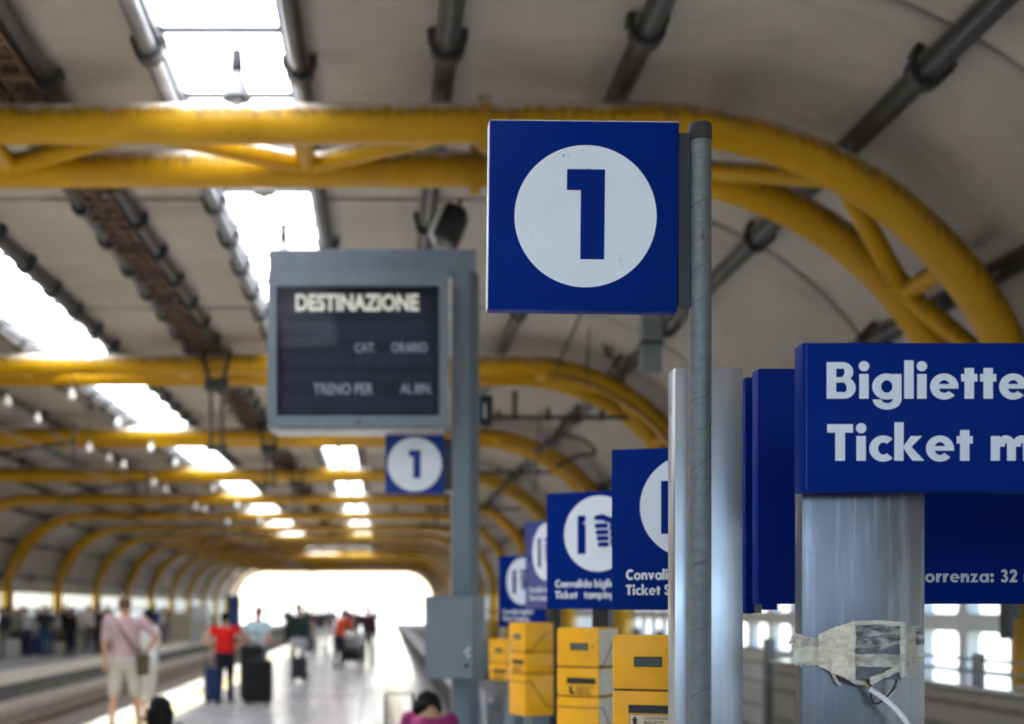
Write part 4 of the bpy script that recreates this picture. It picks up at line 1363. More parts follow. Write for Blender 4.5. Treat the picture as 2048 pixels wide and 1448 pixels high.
MB().bbox(dx0 + 0.04, yF + 0.06, dz0 - 0.02, dx1 - 0.02, yB - 0.02, dz0 - 0.001, 0.004, 1).build('added_underside_strip', M('added_pale_underside', (0.5, 0.5, 0.5), 0.5), ds)  # pale strip added as the light bottom face of the housing
# equipment cabinet on the column
cz0, cz1 = EYE + (VY - 1355) * K5, EYE + (VY - 1192) * K5
cab = rotbox((906 - VX) * K5 - ox + 0.01, -0.09, 0.43, 0.17, cz0, cz1, 33).build('cabinet', STANDGREY2, ds)
c, s = math.cos(R(-33)), math.sin(R(-33))
def cabpt(x, y): return ((906 - VX) * K5 - ox + 0.01 + x * c - y * s, -0.09 + x * s + y * c)
dp = [cabpt(-0.115, -0.092), cabpt(0.205, -0.092), cabpt(0.205, -0.0855), cabpt(-0.115, -0.0855)]
dr_ = MB().vprism(dp, cz0 + 0.012, cz1 - 0.012).build('cabinet_door', STANDGREY2, ds)
q = cabpt(0.155, -0.095)
MB().sphere((q[0], q[1], cz0 + 0.1), 0.017, 10, 8).build('lock', BLACKP, dr_, True)
for (u, zz) in ((0.17, 0.17), (0.15, 0.2), (0.175, 0.22)):
    q = cabpt(u, -0.0935); MB().vprism([(q[0] - 0.012, q[1]), (q[0] + 0.014, q[1] - 0.004), (q[0] + 0.014, q[1] - 0.001), (q[0] - 0.012, q[1] + 0.003)], cz0 + zz, cz0 + zz + 0.018).build('sticker_scrap', LIP, dr_)

# small numeral sign under the display
s2 = empty('platform_sign', (0.3, 10.05, 0), label='small square blue sign with a white circle and numeral 1 under the departure display', cat='platform sign')
ox2, oy2 = 0.3, 10.05
cx2, cz2 = (829.5 - VX) * K5 - ox2, EYE + (VY - 928.5) * K5
p2 = sign_panel(s2, cx2, cz2, 0.452, -0.05, 0.05, BLUE_MID)
flat([circle(0, 0, 0.208)], WHITE, 'disc', p2, -0.051)
kk = 0.208 / 0.1695 * K * 0.83
def loc2(x, y): return ((x - 1171) * kk, (428 - y) * kk)
flat([[loc2(*q) for q in ((1133, 338), (1209, 338), (1209, 518), (1161, 518), (1161, 380), (1133, 380))]], BLUE_MID, 'numeral', p2, -0.052)
MB().box(cx2 + 0.227, -0.035, cz2 - 0.2, (903 - VX) * K5 - ox2 + 0.05, 0.0, cz2 + 0.2).build('bracket', BLACKP, s2)

# loudspeaker beside the stand, its pale blue gleam built as a coloured strip
ls = empty('loudspeaker', px(971, 822, 10.4), label='small black loudspeaker with a pale painted gleam on the right of the display stand', cat='loudspeaker')
MB().bbox(-0.05, -0.06, -0.125, 0.055, 0.06, 0.125, 0.03, 3).build('housing', BLACKP, ls, 40)
MB().bbox(-0.024, -0.066, -0.07, 0.002, -0.05, 0.055, 0.006, 2).build('gleam_strip', M('pale_blue_gleam', (0.5, 0.55, 0.7), 0.2), ls, 40)
MB().tube([(-0.1, 0.02, 0.06), (0.0, 0.02, 0.1)], 0.012, 8).build('arm', BLACKP, ls, 50)
# =====================================================================  COUNTER LEDGE AND RAILINGS ON THE RIGHT
lg = empty('wall_counter', (4.75, 9.0, 0), label='long taupe wall counter with a polished top under the right hand windows', cat='counter')
MB().box(-0.38, -4.0, 0.0, 0.44, 5.6, 1.06).build('base', DADO, lg)
for z in (0.42, 0.74, 0.93):
    MB().bbox(-0.392, -4.0, z, -0.379, 5.6, z + 0.05, 0.003, 1).build('trim_strip', M('trim_dark_taupe', (0.12, 0.105, 0.09), 0.5, var=0.2), lg)
MB().bbox(-0.42, -4.02, 1.061, 0.44, 5.62, 1.1, 0.008, 1).build('top', LEDGE, lg)
rl = empty('railing', (4.5, 9.0, 0), label='low grey railing with two bars along the polished counter top', cat='railing')
for y in (-2.6, -0.55, 0.95, 2.6, 4.3):
    MB().bbox(0.02, y - 0.05, 1.1, 0.08, y + 0.05, 1.33, 0.004, 1).build('post', RAILGREY, rl)
for z in (1.19, 1.28):
    MB().tube([(0.05, -3.9, z), (0.05, 5.4, z)], 0.012, 8).build('bar', RAILGREY, rl, 50)
fr = empty('railing', (3.3, 15.2, 0), label='floor standing grey railing with a thick end post beyond the wall counter', cat='railing')
for y in (0.0, 2.0, 4.0, 6.0, 8.0):
    MB().bbox(1.2 - 0.06, y - 0.06, 0, 1.2 + 0.06, y + 0.06, 1.32, 0.006, 1).build('post', RAILGREY, fr)
for z in (0.5, 0.8, 1.02, 1.18):
    MB().tube([(1.2, -0.1, z), (1.2, 8.1, z)], 0.018, 8).build('bar', RAILGREY, fr, 50)
ex = empty('fuse_box', (4.745, 9.9, 0), label='narrow black box fixed to the yellow column at the right edge', cat='fuse box')
MB().bbox(-0.035, -0.06, 1.44, 0.025, 0.06, 2.1, 0.008, 1).build('housing', BLACKP, ex)
MB().bbox(0.026, -0.03, 1.6, 0.09, 0.03, 1.95, 0.004, 1).build('fixing', DARKIRON, ex)

# low bench wall along the right of the walkway
bw = empty('bench_wall', (1.05, 12.5, 0), label='long low dark bench wall with a pale top along the floor bands', cat='bench')
MB().box(0.0, 0.0, 0.0, 0.34, 70, 0.44).build('base', M('bench_dark_face', (0.02, 0.02, 0.023), 0.7, var=0.2, spec=0.15), bw)
sb = MB().bbox(-0.03, 0.004, 0.441, 0.37, 1.99, 0.50, 0.01, 1).mesh('top_slab'); sb.materials.append(M('bench_pale_slab', (0.36, 0.35, 0.4), 0.4, var=0.1))
for k in range(35):
    link('top_slab', sb, bw, (0, 2.0 * k, 0))

# parked luggage trolleys behind the validators: bent grey tube frames
def trolley(loc, rz, label, load=False):
    t = empty('luggage_trolley', loc, rz, label, 'luggage trolley', 'parked luggage trolleys' if not load else None)
    TUBEM = GALV_LT
    for s in (-1, 1):
        MB().tube([(s * 0.26, -0.45, 0.16), (s * 0.27, 0.3, 0.2), (s * 0.28, 0.42, 0.5), (s * 0.28, 0.56, 0.98), (s * 0.25, 0.6, 1.04)], 0.017, 8).build('side_tube', TUBEM, t, 60)
    MB().tube([(-0.27, 0.6, 1.04), (0.27, 0.6, 1.04)], 0.021, 10).build('handle', BLACKP, t, 50)
    for y in (-0.4, -0.2, 0.0, 0.2):
        MB().tube([(-0.26, y, 0.175 + 0.02 * y), (0.26, y, 0.175 + 0.02 * y)], 0.012, 6).build('rung', TUBEM, t, 50)
    MB().tube([(-0.28, 0.44, 0.55), (0.28, 0.44, 0.55)], 0.013, 6).build('crossbar', TUBEM, t, 50)
    MB().box(-0.24, 0.43, 0.6, 0.24, 0.455, 0.82).build('back_panel', TUBEM, t)
    for (x, y) in ((-0.25, 0.34), (0.25, 0.34), (0.0, -0.42)):
        m = MB(); m.tube([(x - 0.02, y, 0.075), (x + 0.02, y, 0.075)], 0.075, 14)
        m.build('wheel', RUBBER, t, 40)
        MB().box(x - 0.03, y - 0.015, 0.07, x - 0.022, y + 0.015, 0.18).build('fork', TUBEM, t)
    return t
trolley((1.3, 11.4, 0), R(20), 'grey tube luggage trolley parked beside the low yellow validator, nearest of three')
trolley((1.42, 12.3, 0), R(16), 'grey tube luggage trolley parked between two others behind the yellow validators')
trolley((1.55, 13.2, 0), R(18), 'grey tube luggage trolley parked farthest back behind the yellow validators')

# =====================================================================  PENDANT LAMPS
LSHADE = M('lamp_shade_enamel', (0.24, 0.245, 0.255), 0.35, var=0.1)
def lamp_near():
    t = empty('pendant_lamp', (0, 0, 0), label='x', cat='pendant lamp', group='bell lamps under the middle skylight')
    MB().tube([(0, 0, 0), (0, 0, -0.06)], 0.006, 6).build('hook', DARKIRON, t)
    MB().lathe((0, 0, -0.23), [(0.04, 0), (0.043, 0.005), (0.042, 0.09), (0.037, 0.13), (0.037, 0.16), (0.014, 0.17)], 14).build('socket_housing', BLACKP, t, 40)
    sh = MB(); sh.lathe((0, 0, -0.42), [(0.105, 0.0), (0.103, 0.012), (0.08, 0.07), (0.056, 0.14), (0.042, 0.19)], 18)
    sh = sh.build('shade', LSHADE, t, 60)
    MB().sphere((0, 0, -0.43), 0.045, 12, 8, (1, 1, 0.8)).build('bulb', M('frosted_bulb', (0.75, 0.75, 0.73), 0.3, var=0.05), sh, True)
    return t
base = lamp_near()
LX = -1.07
spots = [9.45, 11.6, 13.85, 16.1, 20.5, 25]
names = ['bell lamp hanging in the middle skylight nearest the viewer, above the front arch', 'bell lamp hanging just below the front arch with only its shade showing', 'bell lamp just above the departure display housing',
         'bell lamp in the middle skylight, fourth from the viewer', 'bell lamp in the middle skylight, fifth from the viewer', 'bell lamp in the middle skylight, sixth and farthest']
for i, y in enumerate(spots):
    o = base if i == 0 else copy_tree(base)
    o.location = (LX, y, ZS + 0.005 - 0.02); o['label'] = names[i]
# thin suspension wires across the skylight
for i, y in enumerate((9.45, 11.6, 13.85)):
    o = MB().tube([(SKY_R[0], y, ZS - 0.005), (LX, y, ZS - 0.018), (SKY_R[1], y, ZS - 0.012)], 0.006, 6).build('suspension_wire', DARKIRON)
    tag(o, ['nearest thin wire stretched across the middle skylight to hold a lamp', 'thin wire across the middle skylight just behind the front arch', 'thin wire across the middle skylight above the display'][i], 'wire', 'lamp wires')
def lamp_globe():
    t = empty('globe_lamp', (0, 0, 0), label='x', cat='pendant lamp', group='white globe lamps hanging on the left')
    MB().tube([(0, 0, 0.0), (0, 0, 0.75)], 0.008, 6).build('rod', DARKIRON, t)
    MB().lathe((0, 0, -0.1), [(0.03, 0), (0.035, 0.03), (0.03, 0.09), (0.01, 0.12)], 12).build('cap', LSHADE, t, 40)
    MB().lathe((0, 0, -0.33), [(0.02, 0), (0.065, 0.015), (0.092, 0.06), (0.088, 0.11), (0.06, 0.18), (0.035, 0.235)], 16).build('globe', GLOBE, t, 60)
    t.scale = (0.68, 0.68, 0.72)
    return t
gb = lamp_globe()
GL = [(15, 808, 21.1), (75, 843, 23.1), (145, 795, 20.4), (237, 850, 23.5), (178, 900, 27.2), (218, 918, 28.9), (247, 933, 30.4), (302, 900, 27.2), (352, 930, 30.1), (308, 968, 34.7), (332, 980, 36.5), (427, 980, 36.5), (392, 1015, 42.9), (410, 1020, 44.0), (475, 1013, 42.5), (455, 1046, 50), (520, 1042, 50)]
ROW = {0: 'outer', 1: 'inner'}
cnt = [0, 0]
NTH = ['nearest', 'second', 'third', 'fourth', 'fifth', 'sixth', 'seventh', 'eighth', 'ninth', 'tenth', 'eleventh']
order = sorted(range(len(GL)), key=lambda i: GL[i][2])
for j, i in enumerate(order):
    x, y, D = GL[i]
    inner = 1 if (x - VX) / (VY - y) > -1.6 else 0
    o = gb if j == 0 else copy_tree(gb)
    p = px(x, y, D)
    o.location = (p.x, D, p.z + 0.2)
    o['label'] = 'white pear-shaped globe lamp, %s from the viewer in the %s row on the left' % (NTH[cnt[inner]], ROW[inner])
    cnt[inner] += 1

# =====================================================================  FITTINGS UNDER THE ROOF
cdt = MB().tube([(-1.14, 17.0, ZS - 0.12), (-1.14, SKY_END, ZS - 0.12)], 0.055, 10).build('conduit', DARKIRON, None, 50)
tag(cdt, 'dark conduit running along the middle of the middle skylight beyond the display', 'conduit')
fl = empty('floodlight', px(903, 452, 12.6), label='tilted black floodlight with a white rim under the roof above the display stand', cat='floodlight')
MB().bbox(-0.10, -0.2, -0.19, 0.11, 0.2, 0.17, 0.04, 3).build('housing', BLACKP, fl, 40)
MB().bbox(-0.15, -0.19, -0.18, -0.102, 0.17, 0.15, 0.008, 2).build('front_rim', LIP, fl, 40)
MB().tube([(0.0, 0, 0.15), (-0.02, 0.0, ZP - 0.05 - fl.location.z)], 0.02, 8).build('bracket', DARKIRON, fl, 50)
fl.rotation_euler = (0, R(24), R(-8))
du = empty('ventilation_duct', (2.47, 12.0, 0), label='flat bluish grey duct hanging from the roof behind the large 1 sign', cat='duct')
MB().bbox(-0.10, -0.05, 3.85, 0.09, 0.06, 5.55, 0.008, 1).build('duct_body', DUCT, du)
for z in (4.1, 4.9):
    MB().bbox(-0.112, -0.056, z, 0.102, 0.066, z + 0.04, 0.004, 1).build('strap', DARKIRON, du)

def tie(y, x0, x1, z, label):
    t = empty('tie_bar', (0, y, 0), label=label, cat='tie bar', group='dark tie bars across the right shoulder')
    MB().tube([(x0, 0, z), (x1, 0, z)], 0.035, 8).build('bar', DARKIRON, t, 50)
    for i, (u, h) in enumerate(((0.12, 0.1), (0.22, 0.42), (0.42, 0.14), (0.6, 0.2), (0.75, 0.12))):
        x = x0 + (x1 - x0) * u
        MB().box(x - 0.035, -0.05, z - 0.05, x + 0.035, 0.05, z + h).build('bracket', DARKIRON, t)
    MB().tube([(x0 + (x1 - x0) * 0.55, 0, z + 0.05), (x0 + (x1 - x0) * 0.55 - 0.25, 0.0, z - 0.35), (x0 + (x1 - x0) * 0.35, 0.05, z - 0.55)], 0.05, 8).build('insulator', M('brown_insulator', (0.09, 0.06, 0.05), 0.35, var=0.3), t, 50)
    return t
tie(20.6, 1.5, 4.1, EYE + (VY - 835) / FPX * 20.6, 'dark tie bar with brackets behind the bottom edge of the large 1 sign')
tie(29.3, 1.5, 4.1, EYE + (VY - 945) / FPX * 29.3, 'dark tie bar with brackets above the row of blue Convalida signs')
tie(37.2, 1.2, 3.95, 4.5, 'farther dark tie bar right of the display stand column')
tie(45.3, 1.2, 3.95, 4.5, 'farthest dark tie bar at the right shoulder of the roof')
# overhead line insulator cluster hung from the second arch
ic = empty('insulator_bracket', px(1262, 690, 19.3), label='cluster of dark insulators bolted to the second arch behind the large 1 sign', cat='insulator')
INS = M('dark_insulator', (0.06, 0.05, 0.045), 0.4, var=0.3)
MB().tube([(0.1, 0, 0.35), (-0.05, 0.1, 0.0), (-0.22, 0.3, -0.28)], 0.05, 8).build('arm', DARKIRON, ic, 50)
for k, (x, z) in enumerate(((-0.2, 0.02), (-0.08, 0.13), (0.02, -0.08), (-0.3, -0.14))):
    m = MB()
    for q in range(4):
        m.lathe((x, 0.02 * k, z + 0.05 * q), [(0.02, 0), (0.075, 0.008), (0.06, 0.022), (0.02, 0.03)], 12)
    m.build('insulator', INS, ic, 40)
MB().tube([(-0.25, 0, 0.1), (-0.4, 0.02, 0.0), (-0.36, 0.02, -0.16), (-0.22, 0.02, -0.2)], 0.022, 8).build('hook', DARKIRON, ic, 60)
MB().bbox(-0.1, -0.06, -0.3, 0.14, 0.06, -0.16, 0.01, 1).build('junction_plate', GALV_LT, ic)
hl = wire([px(1120, 868, 24), px(1165, 880, 24), px(1190, 905, 24), px(1150, 915, 24), px(1110, 935, 24)], 0.035, DARKIRON, 'cable_loop', None, 8)
tag(hl, 'loose loop of dark hose hanging under the right shoulder of the roof', 'cable')
for i, (xa, ya_, xb, yb_, D, lb) in enumerate(((1180, 625, 1173, 770, 18.2, 'thin vertical cable dropping behind the bottom of the large 1 sign'), (1163, 625, 1112, 740, 17.0, 'thin slanting cable behind the bottom of the large 1 sign'), (1085, 770, 1070, 985, 25.5, 'thin vertical cable above the blue Convalida signs'))):
    a, b = px(xa, ya_, D), px(xb, yb_, D)
    a2 = a + (a - b) * ((5.6 - a.z) / max(0.2, a.z - b.z))
    o = MB().tube([a2, b], 0.014, 6).build('hanging_cable', DARKIRON)
    tag(o, lb, 'cable', 'thin cables under the roof')
# cable bundles running along the arches' right shoulders
for k, y in enumerate(FRAMES[1:4]):
    P = [(x, y - 0.17, z - 0.09) for x, z in arc_x(-0.05, 8, 80, 14, 1)]
    o = MB().tube(P, 0.022, 6).build('cable_run', DARKIRON)
    tag(o, 'dark cable strapped along the right shoulder of the %s yellow arch' % ORD[k], 'cable', 'cables strapped to arches')

# dark yoke hangers with two rods on the arches, left of the display
def hanger(x, y, drop, label):
    t = empty('yoke_hanger', (x, y, TOPZ), label=label, cat='hanger', group='dark yoke hangers on the arches')
    MB().tube([(-0.2, 0, 0.2), (-0.19, -0.18, 0.05), (-0.15, -0.19, -0.12), (-0.1, -0.12, -0.26)], 0.03, 8).build('hook', DARKIRON, t, 60)
    MB().tube([(0.2, 0, 0.2), (0.19, -0.18, 0.05), (0.15, -0.19, -0.12), (0.1, -0.12, -0.26)], 0.03, 8).build('hook', DARKIRON, t, 60)
    MB().bbox(-0.18, -0.2, -0.42, 0.18, -0.05, -0.24, 0.01, 1).build('crosshead', DARKIRON, t)
    for s in (-1, 1):
        MB().tube([(s * 0.085, -0.12, -0.42), (s * 0.085, -0.12, -drop)], 0.024, 8).build('rod', DARKIRON, t, 50)
    MB().bbox(-0.16, -0.18, -drop - 0.08, 0.16, -0.06, -drop, 0.01, 1).build('foot', DARKIRON, t)
    return t
hanger(-2.55, FRAMES[1], 1.25, 'dark yoke hanger with two rods on the second arch left of the display')
hanger(-2.45, FRAMES[2], 1.05, 'dark yoke hanger with two rods on the third arch below the display')
hanger(-2.4, FRAMES[3], 1.0, 'dark yoke hanger with two rods on the fourth arch, farthest of the three')
# overhead line: droppers and wire over the track
ow = empty('overhead_line', (-6.2, 14, 0), label='overhead electric line with droppers above the railway track on the left', cat='overhead line')
MB().tube([(0, 0, 4.55), (0, 110, 4.55)], 0.012, 6).build('contact_wire', DARKIRON, ow)
MB().tube([(0.15 * math.sin(k), 4 * k, 4.95 - 0.1 * math.sin(PI * (k % 2) / 2)) for k in range(28)], 0.012, 6).build('carrier_wire', DARKIRON, ow)
for k in range(14):
    MB().tube([(0, 4 + 8 * k, 4.55), (0, 4 + 8 * k, 5.35)], 0.03, 8).build('dropper', DARKIRON, ow)
    MB().tube([(0, 4 + 8 * k, 5.0), (-1.6, 4 + 8 * k, 4.75), (-2.2, 4 + 8 * k, 4.5)], 0.035, 8).build('cantilever', DARKIRON, ow, 50)

# =====================================================================  PEOPLE
PENDING = []
def capsule(m, p0, p1, r0, r1, n=12):
    p0, p1 = Vector(p0), Vector(p1)
    m.sphere(p0, r0, n, 8); m.sphere(p1, r1, n, 8)
    if (p1 - p0).length > 1e-4: m.tube([p0, p1], [r0, r1], n)
def loft(m, rows, n=16):
    """rows: (centre, rx, ry) stacked ellipses"""
    vs = []; fs = []
    for c, rx, ry in rows:
        for k in range(n):
            a = 2 * PI * k / n
            vs.append((c[0] + rx * math.cos(a), c[1] + ry * math.sin(a), c[2]))
    for i in range(len(rows) - 1):
        for k in range(n):
            k2 = (k + 1) % n
            fs.append((i * n + k, i * n + k2, (i + 1) * n + k2, (i + 1) * n + k))
    fs.append(tuple(range(n - 1, -1, -1))); fs.append(tuple((len(rows) - 1) * n + k for k in range(n)))
    m.add(vs, fs)
def remeshed(name, m, mat, parent, vox):
    o = m.build(name, mat, parent)
    r = o.modifiers.new('join', 'REMESH'); r.mode = 'VOXEL'; r.voxel_size = vox; r.use_smooth_shade = True
    s = o.modifiers.new('relax', 'SMOOTH'); s.iterations = 3; s.factor = 0.5
    PENDING.append(o)
    return o
def flush():
    bpy.context.view_layer.update()
    dg = bpy.context.evaluated_depsgraph_get()
    for o in PENDING:
        me = bpy.data.meshes.new_from_object(o.evaluated_get(dg))
        mats = [s.material for s in o.material_slots]
        o.modifiers.clear()
        old = o.data
        me.name = old.name
        o.data = me
        if not me.materials:
            for q in mats: me.materials.append(q)
        me.shade_smooth()
    PENDING.clear()

LOCKS = bpy.data.textures.new('locks', 'CLOUDS'); LOCKS.noise_scale = 0.05; LOCKS.noise_depth = 3
SKIN = {'light': M('skin_light', (0.50, 0.27, 0.18), 0.5, var=0.06), 'ruddy': M('skin_ruddy', (0.42, 0.17, 0.10), 0.5, var=0.06), 'tan': M('skin_tan', (0.33, 0.17, 0.10), 0.5, var=0.06)}
HAIRC = {'dark': M('hair_dark', (0.006, 0.005, 0.0045), 0.75, var=0.4, spec=0.15), 'brown': M('hair_brown', (0.10, 0.05, 0.03), 0.6, var=0.3), 'grey': M('hair_grey', (0.35, 0.33, 0.31), 0.6, var=0.2)}
CLOTH = {}
def cloth(name, c):
    if name not in CLOTH: CLOTH[name] = M('cloth_' + name, c, 0.85, var=0.1, scale=9, spec=0.2, bmp=0.2, bscale=40)
    return CLOTH[name]
EYEM = M('eye_dark', (0.02, 0.015, 0.012), 0.2)
MOUTH = M('lip_red', (0.25, 0.08, 0.07), 0.5)

def person(loc, face, label, h=1.75, skin='light', hair='dark', hairlen='short', top=('white_shirt', (0.7, 0.7, 0.68)), sleeve=0.6, bottom=('jeans', (0.05, 0.08, 0.16)), leg_to='long',
           armL=None, armR=None, legL=None, legR=None, lean=(0, 0), hip=None, shoes=(0.03, 0.03, 0.03), vox=0.016, girth=1.0, head_turn=0.0, bow=None):
    """face: heading of the person's front, degrees from +Y (away from the viewer), counter-clockwise.
    Local frame: x to the person's right, +y forward. Limb targets are local joints for a 1.75 m figure"""
    k = h / 1.75
    root = empty('person', loc, R(face), label, 'person')
    g = girth
    H = hip or (0, 0, 0.93)
    hx, hy, hz = H
    lx, ly = lean
    def up(z, f): return (hx + lx * f, hy + ly * f, hz + z)
    wst, chs, shd, nck, hd = up(0.16, 0.25), up(0.36, 0.65), up(0.50, 0.9), up(0.57, 1.0), up(0.70, 1.08)
    if bow: hd = (hd[0] + bow[0], hd[1] + bow[1], hd[2] + bow[2])
    shL, shR = (shd[0] - 0.185 * g, shd[1], shd[2]), (shd[0] + 0.185 * g, shd[1], shd[2])
    dz = hz - 0.93
    armL = armL or [(shL[0] - 0.05, shL[1] - 0.02, shL[2] - 0.30), (shL[0] - 0.06, shL[1] + 0.06, shL[2] - 0.55)]
    armR = armR or [(shR[0] + 0.05, shR[1] - 0.02, shR[2] - 0.30), (shR[0] + 0.06, shR[1] + 0.06, shR[2] - 0.55)]
    hpL, hpR = (hx - 0.09 * g, hy, hz - 0.03), (hx + 0.09 * g, hy, hz - 0.03)
    legL = legL or [(hx - 0.10, hy + 0.02, 0.49), (hx - 0.11, hy - 0.02, 0.09)]
    legR = legR or [(hx + 0.10, hy + 0.02, 0.49), (hx + 0.11, hy - 0.02, 0.09)]
    def lerp(a, b, t): return tuple(a[i] + (b[i] - a[i]) * t for i in range(3))
    def sc(m):
        m.v = [(x * k, y * k, z * k) for x, y, z in m.v]; return m
    def torso(m, e, zlo, zhi):
        rows = [(up(-0.08, 0), 0.155 * g, 0.115 * g), (up(0.0, 0.05), 0.168 * g, 0.12 * g), (wst, 0.145 * g, 0.108 * g), (chs, 0.172 * g, 0.12 * g), (up(0.46, 0.82), 0.175 * g, 0.105), (up(0.525, 0.94), 0.12, 0.08), (nck, 0.062, 0.062)]
        rows = [(c, a + e, b + e) for c, a, b in rows if zlo <= c[2] - hz <= zhi]
        loft(m, rows)
    # body
    b = MB()
    torso(b, 0, -0.1, 0.6)
    capsule(b, nck, (hd[0], hd[1] - 0.005, hd[2] - 0.06), 0.058, 0.052)
    b.sphere(hd, 0.1, 16, 12, (0.77, 0.96, 1.15))
    fx, fy = math.sin(-R(head_turn)), math.cos(R(head_turn))
    def fp(side, fwd, z): return (hd[0] + fwd * fx + side * fy, hd[1] + fwd * fy - side * fx, hd[2] + z)
    b.sphere(fp(0, 0.045, -0.06), 0.055, 12, 8, (1, 1, 0.95))
    capsule(b, fp(0, 0.088, 0.012), fp(0, 0.108, -0.022), 0.009, 0.015, 8)
    for s in (-1, 1): b.sphere(fp(s * 0.078, -0.005, -0.008), 0.026, 8, 6, (0.5, 0.8, 1.2))
    for sh, arm in ((shL, armL), (shR, armR)):
        el, wr = arm
        capsule(b, sh, el, 0.055, 0.042); capsule(b, el, wr, 0.042, 0.03)
        d = (Vector(wr) - Vector(el)).normalized()
        pal = Vector(wr) + d * 0.06
        capsule(b, wr, pal, 0.028, 0.036)
        side = d.cross(Vector((0, 1, 0)))
        if side.length < 0.2: side = d.cross(Vector((1, 0, 0)))
        side.normalize()
        fw = side.cross(d).normalized()
        for q, L in ((-0.030, 0.066), (-0.010, 0.078), (0.010, 0.074), (0.029, 0.058)):
            r0 = pal + fw * q + d * 0.02
            mid = r0 + d * L * 0.55 + side * 0.006
            capsule(b, r0, mid, 0.0105, 0.0095, 7); capsule(b, mid, mid + d * L * 0.4 + side * 0.018, 0.0095, 0.008, 7)
        t0 = pal - d * 0.03 + fw * 0.03
        capsule(b, t0, t0 + fw * 0.03 + d * 0.045, 0.0125, 0.0105, 7)
    for hp, leg in ((hpL, legL), (hpR, legR)):
        kn, an = leg
        capsule(b, hp, kn, 0.085 * g, 0.055); capsule(b, kn, lerp(kn, an, 0.35), 0.052, 0.054); capsule(b, lerp(kn, an, 0.35), an, 0.054, 0.036)
        capsule(b, (an[0], an[1] - 0.02, an[2] - 0.045), (an[0], an[1] + 0.13, an[2] - 0.055), 0.032, 0.028)
    remeshed('body', sc(b), SKIN[skin], root, vox * k)
    # face details
    for s in (-1, 1):
        MB().sphere([q * k for q in fp(s * 0.032, 0.084, 0.012)], 0.0125 * k, 8, 6).build('eye', EYEM, root, True)
    p = [q * k for q in fp(0, 0.092, -0.058)]
    MB().sphere(p, 0.022 * k, 8, 6, (1, 0.4, 0.28)).build('mouth', MOUTH, root, True)
    # hair
    hm = MB()
    hm.sphere(fp(0, -0.014, 0.022), 0.103, 16, 12, (0.82, 0.98, 1.06))
    if hairlen == 'bob':
        hm.sphere(fp(0, -0.03, 0.0), 0.122, 16, 12, (0.95, 1.0, 1.05))
        loft(hm, [(fp(0, -0.05, -0.24), 0.10, 0.06), (fp(0, -0.05, -0.14), 0.135, 0.09), (fp(0, -0.04, 0.0), 0.13, 0.11)])
    if hairlen == 'long':
        loft(hm, [(fp(0, -0.05, -0.27), 0.05, 0.03), (fp(0, -0.06, -0.16), 0.085, 0.045), (fp(0, -0.035, 0.0), 0.09, 0.08), (fp(0, -0.01, 0.05), 0.085, 0.09)])
    elif hairlen == 'tail':
        hm.sphere(fp(0, -0.11, 0.05), 0.045, 10, 8); capsule(hm, fp(0, -0.12, 0.04), fp(0, -0.13, -0.16), 0.035, 0.014)
    if hairlen != 'bald':
        o = remeshed('hair', sc(hm), HAIRC[hair], root, (0.009 if hairlen == 'bob' else 0.014) * k)
        if hairlen == 'bob':
            ds_ = o.modifiers.new('locks', 'DISPLACE'); ds_.texture = LOCKS; ds_.strength = 0.05; ds_.mid_level = 0.6
    # cut the hair away from the face with a face-side offset: the cap is set back from the face, so the face stays clear
    # clothes
    tm_ = MB()
    torso(tm_, 0.014, -0.1, 0.545)
    for sh, arm in ((shL, armL), (shR, armR)):
        el, wr = arm
        e1 = lerp(sh, el, min(1, sleeve))
        capsule(tm_, (sh[0], sh[1], sh[2]), e1, 0.069, 0.064 if sleeve <= 1 else 0.056)
        if sleeve > 1:
            capsule(tm_, el, lerp(el, wr, sleeve - 1), 0.056, 0.045)
    remeshed('top', sc(tm_), cloth(*top), root, vox * k)
    bm_ = MB()
    loft(bm_, [(up(-0.13, 0), 0.12 * g, 0.1 * g), (up(-0.08, 0), 0.17 * g, 0.13 * g), (up(0.0, 0.03), 0.183 * g, 0.135 * g), (up(0.075, 0.1), 0.165 * g, 0.125 * g)])
    for hp, leg in ((hpL, legL), (hpR, legR)):
        kn, an = leg
        if leg_to == 'short':
            capsule(bm_, hp, lerp(hp, kn, 0.92), 0.102 * g, 0.092)
        elif leg_to == 'knee':
            capsule(bm_, hp, kn, 0.1 * g, 0.075); capsule(bm_, kn, lerp(kn, an, 0.3), 0.075, 0.07)
        else:
            capsule(bm_, hp, kn, 0.1 * g, 0.072); capsule(bm_, kn, lerp(kn, an, 0.93), 0.072, 0.06)
    remeshed('trousers' if leg_to == 'long' else 'shorts', sc(bm_), cloth(*bottom), root, vox * k)
    for hp, leg in ((hpL, legL), (hpR, legR)):
        an = leg[1]
        m = MB()
        capsule(m, (an[0], an[1] - 0.035, 0.045 + an[2] - 0.09), (an[0], an[1] + 0.14, 0.04 + an[2] - 0.09), 0.045, 0.04)
        remeshed('shoe', sc(m), cloth('shoe_%d' % int(shoes[0] * 1000), shoes), root, 0.014 * k)
    return root

def floor_at(x, D): return ((x - VX) / FPX * D, D, 0.0)

